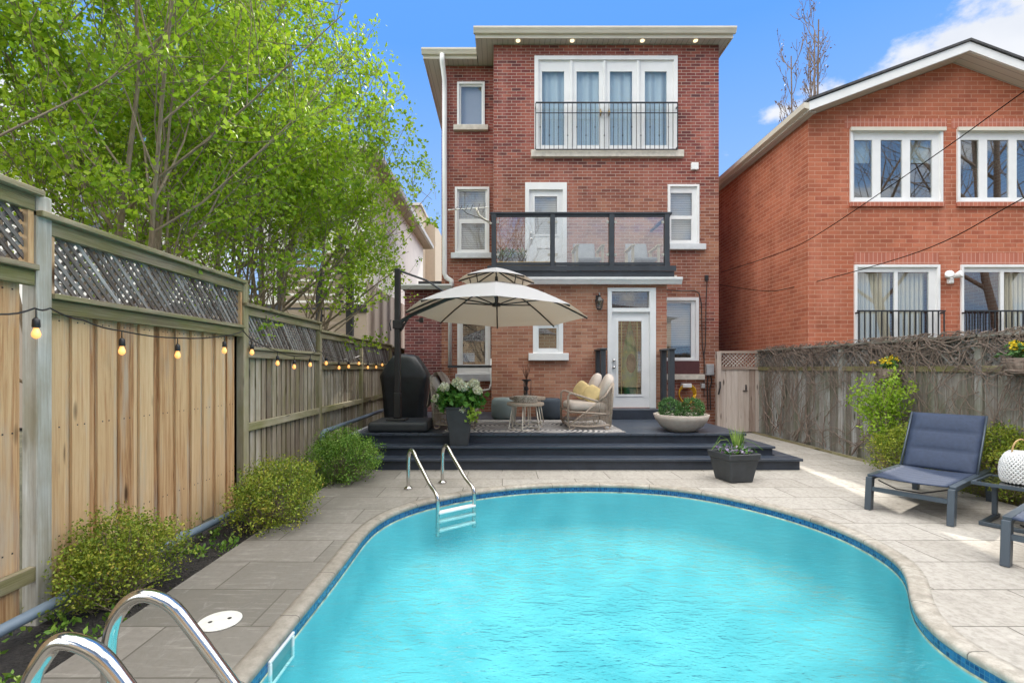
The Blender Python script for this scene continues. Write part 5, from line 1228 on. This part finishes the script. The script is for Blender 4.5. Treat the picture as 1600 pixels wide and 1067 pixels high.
mb = MB(); mb.box(PX_-.16, PX_+.16, PY_-.16, PY_+.16, DK+.161, DK+.19); mb.box(PX_-.055, PX_+.055, PY_-.07, PY_+.07, DK+.19, DK+.62); mb.build('pole_foot', m_black, um, bevel=.01)
# ================================================================ GRILL
gr = thing('covered_grill', 'barbecue grill under a black fitted cover in the deck corner', 'grill', (-1.95, 9.75, DK))
def cover():
    rg = random.Random(3); secs = [(0, .40, .27), (.02, .40, .27), (.3, .41, .28), (.6, .44, .29), (.82, .475, .31), (.86, .48, .31), (.92, .47, .30), (1.10, .37, .26), (1.24, .26, .22), (1.28, .22, .18), (1.31, .10, .08), (1.315, .02, .02)]
    N = 40; vs = []; c = Vector((-1.95, 9.78, DK))
    for z, a, b in secs:
        for k in range(N):
            t = 2*math.pi*k/N; cs, sn = math.cos(t), math.sin(t); e = .34
            x = a*abs(cs)**e*(1 if cs > 0 else -1); y = b*abs(sn)**e*(1 if sn > 0 else -1)
            fo = .030*math.sin(t*9+z*3)*(1-z/1.4)+.018*math.sin(t*5-z*9)+.012*math.sin(t*13+z*17)
            vs.append(c+Vector((x*(1+fo), y*(1+fo), z+.008*math.sin(t*7))))
    fs = [(i*N+k, i*N+(k+1) % N, (i+1)*N+(k+1) % N, (i+1)*N+k) for i in range(len(secs)-1) for k in range(N)]; fs.append(tuple((len(secs)-1)*N+k for k in range(N)))
    mb = MB(); mb.add(vs, fs, [[(0, 0)]*len(f) for f in fs], .5); o = mb.build('cover', m_cover, gr, smooth=True); m = o.modifiers.new('s', 'SUBSURF'); m.levels = m.render_levels = 1
cover()
mb = MB(); mb.box(-2.36, -1.54, 9.55, 10.0, DK+.02, DK+.06)
for sx in (-2.3, -1.6): mb.tube([(sx, 9.6, DK+.04), (sx+.03, 9.6, DK+.04)], .04, 10)
mb.build('trolley', m_black, gr)
# ================================================================ SOFAS, RUG, TABLES
def rugmat():
    t = MT('medallion_rug'); tc = t.n('ShaderNodeTexCoord')
    def ring(cx, cy, sc, sx=1.0):
        m = t.n('ShaderNodeVectorMath', operation='SUBTRACT'); t.L.new(tc.outputs['UV'], m.inputs[0]); m.inputs[1].default_value = (cx, cy, 0)
        l = t.n('ShaderNodeVectorMath', operation='LENGTH'); t.L.new(m.outputs[0], l.inputs[0]); return l.outputs['Value']
    ds = [ring(cx, cy, 1) for cx, cy in ((.0, 8.65), (-.85, 8.0), (.85, 8.0), (1.7, 8.65), (-1.7, 8.65), (0, 7.9))]
    d = ds[0]
    for k in ds[1:]: d = t.math('MINIMUM', d, k)
    s = t.math('SINE', t.math('MULTIPLY', d, 75)); f2 = t.noise(t.uv(), 60, 3, .7); v = t.uv()
    st = t.math('ADD', s, t.math('MULTIPLY_ADD', f2, 2.4, -1.2))
    t.set(Base_Color=t.ramp(t.math('MULTIPLY_ADD', st, .5, .5), [(.35, (.10, .10, .11)), (.6, (.50, .48, .46))]), Roughness=.95); t.bump(f2, .4, .004); return t.m
rug = MB(); rug.box(-.95, 1.97, 7.72, 9.55, DK+.002, DK+.012, g='wall'); ro = rug.build('outdoor_rug', rugmat(), origin=(.5, 8.6, DK)); tag(ro, 'grey and cream medallion rug spread under the lounge furniture', 'rug')
def cushion(mb, c, r, M=None, e=.5, N=20, Mr=12):
    vs = []
    def sg(v, p): return (abs(v)**p)*(1 if v >= 0 else -1)
    for i in range(Mr+1):
        th = -math.pi/2+math.pi*i/Mr
        for k in range(N):
            a = 2*math.pi*k/N; vs.append(Vector((r[0]*sg(math.cos(th), e)*sg(math.cos(a), e), r[1]*sg(math.cos(th), e)*sg(math.sin(a), e), r[2]*sg(math.sin(th), .8))))
    T = Matrix.Translation(c)
    if M is not None: T = T @ M
    fs = [(i*N+k, i*N+(k+1) % N, (i+1)*N+(k+1) % N, (i+1)*N+k) for i in range(Mr) for k in range(N)]
    mb.add(vs, fs, [[(vs[j].x, vs[j].y) for j in f] for f in fs], .5, T)
def sofa(ox, sgn, y0, y1, label, throw=False):
    """rope sofa in side view; front edge at ox, back towards sgn*X"""
    t_ = thing('rope_armchair', label, 'armchair', (ox+sgn*.37, (y0+y1)/2, DK), group='rope armchairs on the deck rug'); z0 = DK+.012
    F = lambda x, y, z: Vector((ox+sgn*x, y, z0+z))
    mb = MB()
    for y in (y0, y1):
        mb.tube([F(0, y, .06), F(0, y, .56), F(.03, y, .60), F(.08, y, .60), F(.38, y, .50), F(.50, y, .47)], .019, 8)      # front leg + arm
        mb.tube([F(.50, y, .47), F(.62, y, .56), F(.75, y, .77)], .019, 8)
        mb.tube([F(.75, y, .77), F(.735, y, .55), F(.70, y, .06)], .019, 8)
        mb.tube([F(0, y, .07), F(.35, y, .05), F(.70, y, .08)], .015, 8); mb.tube([F(0, y, .30), F(.62, y, .26)], .015, 8); mb.tube([F(.02, y, .08), F(.50, y, .46)], .012, 8)
    for x, z in ((0, .30), (.75, .77), (.70, .10), (0, .08)): mb.tube([F(x, y0, z), F(x, y1, z)], .017, 8)
    mb.build('frame', m_wick, t_, smooth=True)
    for y in (y0, y1):
        for x in (.06, .65):
            mb = MB(); mb.tube([F(x+.045*math.cos(a), y, .045+.04*math.sin(a)) for a in [math.pi*2*k/14 for k in range(15)]], .011, 6); mb.build('foot', m_white if False else m_wick, t_, smooth=True)
    mb = MB()
    for y in (y0, y1):
        for k in range(28):
            u = .04+k*.024; zt_ = .08+.39*(u/.50) if u < .5 else .47+(u-.5)*1.05; zt_ = min(zt_, .74); mb.tube([F(u+.012, y+random.uniform(-.004, .004), .07), F(u+(.02 if u > .5 else 0), y, zt_)], .0062, 4, cap=False)
        mb.tube([F(.40, y, .24), F(.72, y, .27)], .008, 5)
    n_ = 26
    for k in range(n_+1):
        y = y0+(y1-y0)*k/n_; mb.tube([F(.70, y, .10), F(.735, y, .5), F(.75, y, .77)], .011, 4, cap=False)
    mb.build('rope_weave', m_wick, t_)
    mb = MB(); cushion(mb, F(.34, (y0+y1)/2, .37), (.34, (y1-y0)/2-.03, .085), e=.35); mb.build('seat_cushion', m_cush, t_, smooth=True)
    mb = MB()
    for q, zz, xx in ((.24, .69, .665), (.76, .70, .56)): cushion(mb, F(xx, y0+(y1-y0)*q, zz), (.085, (y1-y0)*.22, .235), Matrix.Rotation(R(22*sgn), 4, 'Y') @ Matrix.Rotation(R(14 if q < .5 else -10), 4, 'X'), e=.6)
    mb.build('back_cushion', m_cush, t_, smooth=True)
    if throw:
        rg = random.Random(2); mb = MB(); N1, N2 = 26, 16; vs = []
        for i in range(N1):
            for j in range(N2):
                u = i/(N1-1); v = j/(N2-1); y = y0+.02+(y1-y0-.06)*v
                x = .52+.32*u; z = .66+.36*math.sin(math.pi*min(1, u*1.1))*.75-(max(0, u-.75)*1.2)
                vs.append(F(x+.02*math.sin(v*19+u*4), y+.02*math.sin(u*13), z+.035*math.sin(v*23+u*5)+rg.uniform(-.006, .006)))
        fs = [(i*N2+j, i*N2+j+1, (i+1)*N2+j+1, (i+1)*N2+j) for i in range(N1-1) for j in range(N2-1)]; mb.add(vs, fs, [[(0, 0)]*4]*len(fs), .5); o = mb.build('blanket', m_throw, None, smooth=True, origin=tuple(F(.65, (y0+y1)/2, .7)))
        o.name = 'throw_blanket'; tag(o, 'crumpled taupe blanket thrown over the armchair back beside the grill', 'blanket')
    return t_
sofa(X(888, 8.0), 1, 8.02, 8.98, 'rope armchair with yellow pillows facing left across the rug')
sofa(-.45, -1, 8.12, 8.95, 'rope armchair behind the hydrangea planter, draped with a taupe blanket', throw=True)
for i, (x, y, z, rz, lab) in enumerate(((1.55, 8.27, .56, 55, 'mustard yellow pillow at the front of the rope armchair seat'), (1.42, 8.62, .62, 42, 'mustard yellow pillow further back on the rope armchair seat'))):
    mb = MB(); cushion(mb, (0, 0, 0), (.075, .15, .15), Matrix.Rotation(R(22), 4, 'Y') @ Matrix.Rotation(R(28), 4, 'X'), e=.42); o = mb.build('throw_pillow', m_yell, smooth=True); o.location = (x, y, DK+z+.02); o.rotation_euler = (0, 0, R(rz)); tag(o, lab, 'pillow', 'mustard pillows on the rope armchair')
def side_table(cx, cy, r, h, label):
    t_ = thing('coffee_table', label, 'table', (cx, cy, DK), group='round coffee tables on the rug'); z = DK+.012
    mb = MB(); mb.lathe([(r-.02, h-.055), (r, h-.045), (r, h-.012), (r-.01, h)], (cx, cy, z), 36); mb.build('table_top', wood_mat('grey_teak_top', [(.2, (.27, .21, .16)), (.8, (.45, .38, .31))], kn=False), t_, smooth=False)
    for k in range(6):
        a = k*math.pi/3+.3; a2 = a+.32; q = lambda an, rr, zz: (cx+rr*math.cos(an), cy+rr*math.sin(an), z+zz)
        mb = MB(); mb.tube([q(a, r*.72, h-.05), q(a, r*.95, .03), q(a+.16, r*.80, .012), q(a2+.5, r*.55, .012)], .011, 6); mb.build('leg', simple('cream_leg', (.62, .56, .48), .5), t_, smooth=True)
    return t_
side_table(.385, 8.05, .31, .455, 'round teak coffee table in front, carrying the woven tray')
side_table(.46, 8.85, .33, .50, 'round teak coffee table behind, carrying the twig lantern')
mb = MB()
for k in range(5): mb.lathe([(.19, 0), (.205, .012), (.19, .024)], (.385, 8.05, DK+.468+k*.02), 24)
mb.lathe([(.19, 0), (0, .004)], (.385, 8.05, DK+.469), 24)
t = MT('woven_tray'); f = t.noise(t.uv(kind='Object'), 60, 3, .8); t.set(Base_Color=t.ramp(f, [(.42, (.14, .12, .10)), (.55, (.52, .47, .40))]), Roughness=.9); t.bump(f, .8, .01)
o = mb.build('woven_tray', t.m, origin=(.385, 8.05, DK+.47)); tag(o, 'round woven tray lying on the front coffee table', 'tray')
lt = thing('twig_lantern', 'dark metal candle holder with twigs on the rear coffee table', 'candle holder', (.44, 8.85, DK+.512)); c = wloc(lt)
mb = MB(); mb.lathe([(.09, 0), (.10, .02), (.03, .04), (.02, .10), (.045, .14), (.02, .2), (.03, .27), (.09, .30), (.09, .315), (.03, .32)], c, 18)
for k in range(3): a = k*2.1; mb.tube([c+Vector((.08*math.cos(a), .08*math.sin(a), .02)), c+Vector((.085*math.cos(a), .085*math.sin(a), .30))], .006, 5)
mb.build('holder', m_black, lt, smooth=True)
mb = MB(); rg = random.Random(8)
for k in range(14): a = rg.uniform(0, 6.28); s_ = rg.uniform(.03, .10); mb.tube([c+Vector((0, 0, .31)), c+Vector((s_*.6*math.cos(a), s_*.6*math.sin(a), .42)), c+Vector((s_*math.cos(a+.3), s_*math.sin(a+.3), rg.uniform(.46, .60)))], .004, 4)
mb.build('twigs', simple('red_twigs', (.12, .05, .035), .8), lt)
for cx, cy, r, h, col, lab in ((X(787.5, 9.9), 9.85, .26, .44, (.22, .27, .27), 'pale grey green knitted pouf left of the coffee tables'), (X(857, 9.9), 9.85, .27, .43, (.05, .065, .085), 'dark navy knitted pouf right of the coffee tables')):
    mb = MB(); pr = [(0, 0), (r*.82, 0), (r*.95, h*.12), (r, h*.4), (r, h*.62), (r*.95, h*.86), (r*.8, h*.97), (0, h)]
    mb.lathe(pr, (cx, cy, DK), 30); t = MT('knit_fabric'); f = t.n('ShaderNodeTexWave'); t.L.new(t.uv(kind='Object'), f.inputs['Vector']); f.inputs['Scale'].default_value = 14; f.bands_direction = 'Z'; f.inputs['Distortion'].default_value = 1
    t.set(Base_Color=t.mix(f.outputs['Fac'], tuple(c_*.7 for c_ in col), tuple(c_*1.25 for c_ in col)), Roughness=.95); t.bump(f.outputs['Fac'], .6, .01)
    o = mb.build('pouf', t.m, smooth=True, origin=(cx, cy, DK)); tag(o, lab, 'pouf', 'poufs by the coffee tables')
# ================================================================ PLANTERS
hp = thing('hydrangea_planter', 'tall tapered black planter with white hydrangeas on the deck step', 'planter', (X(718, 7.5), 7.53, .31)); c = wloc(hp)
mb = MB(); mb.lathe([(.19, 0), (.275, .56), (.29, .57), (.29, .60), (.262, .60), (.255, .55)], c, 4, rot=R(45)); mb.build('pot', m_plan, hp, bevel=.006)
mb = MB(); mb.lathe([(.25, .55), (0, .56)], c, 4, rot=R(45)); mb.build('soil', m_soil, hp)
rg = random.Random(77); an = []; mb = MB()
for _ in range(260):
    a = rg.uniform(0, 6.28); rr = rg.uniform(0, .33)**.9; p = c+Vector((rr*math.cos(a), rr*.8*math.sin(a), .58+rg.uniform(0, .32)*(1-rr*1.5)+.03)); an.append(tuple(p))
    if _ % 10 == 0: mb.tube([c+Vector((rg.uniform(-.1, .1), rg.uniform(-.1, .1), .54)), p], .005, 4)
mb.build('stems', simple('green_stem', (.08, .16, .03), .6), hp); leaves('foliage', an, 3, .03, .095, m_leafH, hp, seed=77, aspect=.75, up=.1)
for px, py, r in ((694.6, 604.5, .068), (714.5, 597.5, .078), (723.5, 603.5, .085), (740, 600, .082), (746.5, 610, .06), (681.5, 623, .062), (724, 640, .035)):
    cc = Vector((X(px, 7.4), 7.4+rg.uniform(-.06, .08), Z(py, 7.4))); pts = []
    for _ in range(130): d = Vector((rg.gauss(0, 1), rg.gauss(0, 1), rg.gauss(0, 1))).normalized(); pts.append(tuple(cc+Vector((d.x, d.y, d.z*.85))*r*rg.uniform(.8, 1)))
    leaves('bloom', pts, 4, .006, .026, m_petal, hp, seed=int(px), aspect=.95)
ivy = [tuple(c+Vector((.2+rg.gauss(0, .03), -.2+rg.gauss(0, .03), .55-rg.random()*.16))) for _ in range(30)]
leaves('trailing_leaves', ivy, 3, .02, .06, leaf_mat('lime_leaf', [(0, (.2, .34, .03)), (1, (.4, .55, .08))]), hp, seed=3, aspect=.8)
bp = thing('bowl_planter', 'wide stone coloured bowl with two clipped boxwood balls on the deck', 'planter', (X(1064, 7.98), 7.98, DK)); c = wloc(bp)
mb = MB(); mb.lathe([(.0, 0), (.21, 0), (.24, .01), (.34, .09), (.41, .19), (.44, .275), (.425, .28), (.40, .25), (0, .24)], c, 40); mb.build('bowl', m_bowl, bp, smooth=True)
for dx, r in ((-.185, .185), (.185, .19)):
    pts = []; rg = random.Random(int(dx*1000)+500)
    for _ in range(520): d = Vector((rg.gauss(0, 1), rg.gauss(0, 1), rg.gauss(0, 1))).normalized(); pts.append(tuple(c+Vector((dx, 0, .36))+Vector((d.x, d.y, d.z))*r*rg.uniform(.8, 1)))
    leaves('boxwood_ball', pts, 7, .01, .024, m_leafB, bp, seed=int(r*1000), aspect=.6)
sp_ = thing('square_planter', 'square black pot with spiky grass and pansies at the pool edge', 'planter', (X(1146, 6.5), 6.5, 0)); c = wloc(sp_)
mb = MB(); T = Matrix.Translation(c) @ Matrix.Rotation(R(12), 4, 'Z')
mb.lathe([(.235, 0), (.30, .28), (.30, .30), (.325, .30), (.335, .38), (.305, .38), (.29, .33)], (0, 0, 0), 4, rot=R(45), M=T); mb.build('pot', m_plan, sp_, bevel=.012)
mb = MB(); mb.lathe([(.29, .335), (0, .34)], (0, 0, 0), 4, rot=R(45), M=T); mb.build('soil', m_soil, sp_)
mb = MB(); rg = random.Random(17)
for k in range(46):
    a = rg.uniform(0, 6.28); s_ = rg.uniform(.02, .14); h = rg.uniform(.22, .42); b = c+Vector((.02*math.cos(a)+.05, .02*math.sin(a), .33)); t_ = b+Vector((s_*math.cos(a), s_*math.sin(a), h)); w = Vector((-math.sin(a), math.cos(a), 0))*.007; m_ = b.lerp(t_, .55)+Vector((0, 0, .03))
    mb.add([b-w, b+w, m_+w, m_-w, t_], [(0, 1, 2, 3), (3, 2, 4)], [[(0, 0)]*4, [(0, 0)]*3], rg.random())
for sx in (-1, -1, 1):
    mb.tube([c+Vector((0, 0, .34)), c+Vector((sx*.1, -.05, .55)), c+Vector((sx*.22, -.1, .56+rg.uniform(-.05, .05))), c+Vector((sx*.34, -.1, .42))], .004, 4)
mb.build('grass_blades', leaf_mat('grass_blade', [(0, (.10, .22, .04)), (1, (.40, .52, .16))]), sp_)
an = [tuple(T @ Vector((rg.uniform(-.17, .17), rg.uniform(-.17, .17), .38+rg.uniform(0, .05)))) for _ in range(70)]
leaves('pansies', an[:42], 5, .012, .034, m_petalP, sp_, seed=4, aspect=1); leaves('leaves', an, 4, .02, .04, m_leafH, sp_, seed=6)
# ================================================================ LOUNGERS, SIDE TABLE
def lounger(label):
    """origin at front left foot; +x across the width, +y towards the head"""
    W_, L = .66, 1.02; t_ = thing('sun_lounger', label, 'lounger', (0, 0, 0), group='navy sling loungers on the terrace')
    for x in (0, W_):
        mb = MB(); M = Matrix.Translation((x, 0, 0)) @ Matrix.Rotation(R(-7), 4, 'X'); mb.box(-.028, .028, -.0, .085, 0, .345, M=M); lg = mb.build('leg', m_gun, t_, bevel=.004)
        mb = MB(); mb.box(x-.026, x+.026, .01, .075, .0, .006); mb.build('foot_pad', m_black, lg)
        mb = MB(); M = Matrix.Translation((x, 1.55, 0)) @ Matrix.Rotation(R(7), 4, 'X'); mb.box(-.028, .028, -.04, .045, 0, .33, M=M); mb.build('leg', m_gun, t_, bevel=.004)
        mb = MB(); mb.box(x-.028, x+.028, .085, 1.62, .315, .365); mb.build('side_rail', m_gun, t_, bevel=.004)
    mb = MB(); mb.box(.029, W_-.029, .035, .06, .20, .245); mb.build('cross_bar', m_gun, t_)
    mb = MB(); mb.box(.029, W_-.029, 1.52, 1.56, .20, .245); mb.build('cross_bar', m_gun, t_)
    mb = MB(); mb.tube([(.06, .12, .31), (.2, .16, .24), (.4, .2, .23), (W_-.06, .22, .30)], .008, 6); mb.build('strap', m_black, t_)
    mb = MB(); N = 30; NW = 12; vs = []
    for i in range(N+1):
        for j in range(NW+1):
            u = i/N; v = j/NW; y = .05+(L-.05)*u; z = .366-.012*math.sin(math.pi*v)+.004*math.sin(u*math.pi*14)
            vs.append((.03+(W_-.06)*v, y, z))
    fs = [(i*(NW+1)+j, i*(NW+1)+j+1, (i+1)*(NW+1)+j+1, (i+1)*(NW+1)+j) for i in range(N) for j in range(NW)]
    mb.add(vs, fs, [[(vs[k][0], vs[k][1]) for k in f] for f in fs], .5); o = mb.build('seat', m_navy, t_, smooth=True); m = o.modifiers.new('s', 'SOLIDIFY'); m.thickness = .012
    ang = R(57); cy, cz = L, .36; bl = .72
    mb = MB(); vs = []
    for i in range(N+1):
        for j in range(NW+1):
            u = i/N; v = j/NW; pad = .028*abs(math.sin(u*math.pi*3))**.5*min(1, min(v, 1-v)*7)
            d = bl*u; y = cy+d*math.cos(ang)-pad*math.sin(ang); z = cz+d*math.sin(ang)+pad*math.cos(ang); vs.append((.01+(W_-.02)*v, y, z))
    mb.add(vs, fs, [[(vs[k][0], vs[k][1]) for k in f] for f in fs], .5); o = mb.build('backrest', m_navy, t_, smooth=True); m = o.modifiers.new('s', 'SOLIDIFY'); m.thickness = .03
    mb = MB()
    for x in (0.0, W_): mb.tube([(x, cy-.02, cz), (x, cy+bl*math.cos(ang), cz+bl*math.sin(ang))], .012, 6)
    mb.tube([(0, cy+bl*math.cos(ang)+.01, cz+bl*math.sin(ang)-.01), (W_, cy+bl*math.cos(ang)+.01, cz+bl*math.sin(ang)-.01)], .012, 6)
    for x in (.1, W_-.1): mb.tube([(x, cy+.25, cz+.3), (x, cy+.42, .35)], .01, 6)
    mb.build('back_frame', m_gun, t_, smooth=True)
    return t_
lo = lounger('navy sling sun lounger with raised back beside the right fence')
lo.location = (3.87, 5.13, 0); lo.rotation_euler = (0, 0, R(-55.2))
l2 = copy_tree(lo); l2['label'] = 'sun lounger cut off by the right edge, only its front leg and rail showing'; l2.location = (3.80, 3.66, 0); l2.rotation_euler = (0, 0, R(-57))
tb = thing('side_table', 'low dark side table with a black glass top between the two loungers', 'table', (4.9, 4.65, 0))
TM = Matrix.Translation((4.56, 4.66, 0)) @ Matrix.Rotation(R(32), 4, 'Z')
mb = MB()
for y in (-.04, -.48):
    mb.box(.041, .52, y-.02, y+.02, 0, .035, M=TM); mb.box(.40, .44, y-.02, y+.02, .036, .375, M=TM)
mb.box(.0, .04, -.50, -.02, 0, .035, M=TM); mb.box(.40, .44, -.458, -.062, .34, .375, M=TM); mb.build('base_frame', m_gun, tb, bevel=.003)
mb = MB(); mb.plate(0, 1, 0, 1, [(.04, .96, .04, .96)], 0, .03)
mb.v = [tuple(TM @ Vector((.02+x*.58, -.52+z*.56, .406-y))) for x, y, z in mb.v]; mb.build('top_rim', m_gun, tb)
mb = MB(); mb.box(.042, .578, -.497, .017, .386, .398, M=TM); t = MT('black_glass'); t.set(Base_Color=(.01, .012, .014), Roughness=.03, Specular_IOR_Level=.8); mb.build('glass_top', t.m, tb)
wl = thing('white_lantern', 'white perforated lantern with a rope handle on the side table', 'lantern', (4.965, 4.63, .408)); c = wloc(wl); 
pr = [(.128, 0), (.142, .03), (.148, .11), (.140, .19), (.115, .25), (.095, .28), (.085, .285)]
def lant():
    mb = MB(); N = 30; M_ = 14; P = []
    def rr(t):
        z = .285*t
        for a, b in zip(pr, pr[1:]):
            if a[1] <= z <= b[1]: return a[0]+(b[0]-a[0])*(z-a[1])/max(1e-6, b[1]-a[1]), z
        return pr[-1][0], z
    for i in range(M_+1):
        r_, z = rr(i/M_)
        for k in range(N): a = 2*math.pi*(k+.5*(i % 2))/N; P.append(c+Vector((r_*math.cos(a), r_*math.sin(a), z)))
    # diagonal lattice strips leave almond shaped holes
    for i in range(M_):
        for k in range(N):
            a = P[i*N+k]; 
            for q in ((k+(0 if i % 2 == 0 else 0)) % N, (k-1) % N if i % 2 == 0 else (k+1) % N):
                b = P[(i+1)*N+q]; mb.tube([a, b], .0078, 4, cap=False)
    mb.lathe([(.125, 0), (.137, .012), (.125, .022)], c, 30); mb.lathe([(.088, .275), (.088, .295), (.07, .295)], c, 30)
    mb.build('shade', m_white, wl)
lant()
mb = MB(); mb.lathe([(.04, .0), (.04, .12), (0, .13)], c+Vector((0, 0, .01)), 14); mb.build('candle', m_cream, wl)
mb = MB(); mb.tube([c+Vector((.085*math.cos(a), 0, .285+.125*math.sin(a))) for a in [math.pi*k/12 for k in range(13)]], .007, 6); mb.build('handle', simple('tan_rope', (.50, .34, .16), .8), wl, smooth=True)
# ================================================================ BEHIND THE CAMERA (seen in the glass; the house is added for it)
rh = thing('added_house', 'unseen tan house added behind the viewpoint for warm reflections and bounce light', 'house', (2, -20, 0))  # added out of view to warm the window reflections and bounce sunlight
mb = MB(); mb.box(-12, 14, -26, -17, 0, 5.6, g='wall'); mb.build('wall', simple('tan_render', (.55, .42, .28), .85, var=.15, scale=1), rh)
hip(-12.5, 14.5, -26.5, -16.5, 5.602, 2.6).build('roof', m_shingle, rh)
for xx in (-8, -3, 2, 7, 11):
    mb = MB(); mb.box(xx-.6, xx+.6, -17, -16.95, 1.2, 2.8); mb.build('window', m_white, rh)
bf = thing('rear_fence', 'tan board fence behind the viewpoint, reflected in the windows', 'fence', (1.5, -7, 0))
mb = MB(); x = -2.8
while x < 6: mb.box(x, x+.14, -7.02, -7, 0, 1.9); x += .15
mb.build('boards', m_cedar, bf)
bare_tree((20.5, -6, 0), 17, 'tall bare tree behind the viewpoint, reflected in the upper orange house window', 42, r=.2, kids=(9, 6, 3), stems=2, spread=.25, trop=.2, leafy=False)
bare_tree((25.5, -5, 0), 16, 'second tall bare tree behind the viewpoint, reflected beyond the first one', 44, r=.25, kids=(9, 6, 3), stems=2, spread=.2, trop=.3, leafy=False)
bare_tree((.5, -11, 0), 10, 'bare tree behind the rear fence, reflected in the balcony glass', 43, r=.16, kids=(9, 6, 3), stems=2, spread=.25, trop=.2, leafy=False)
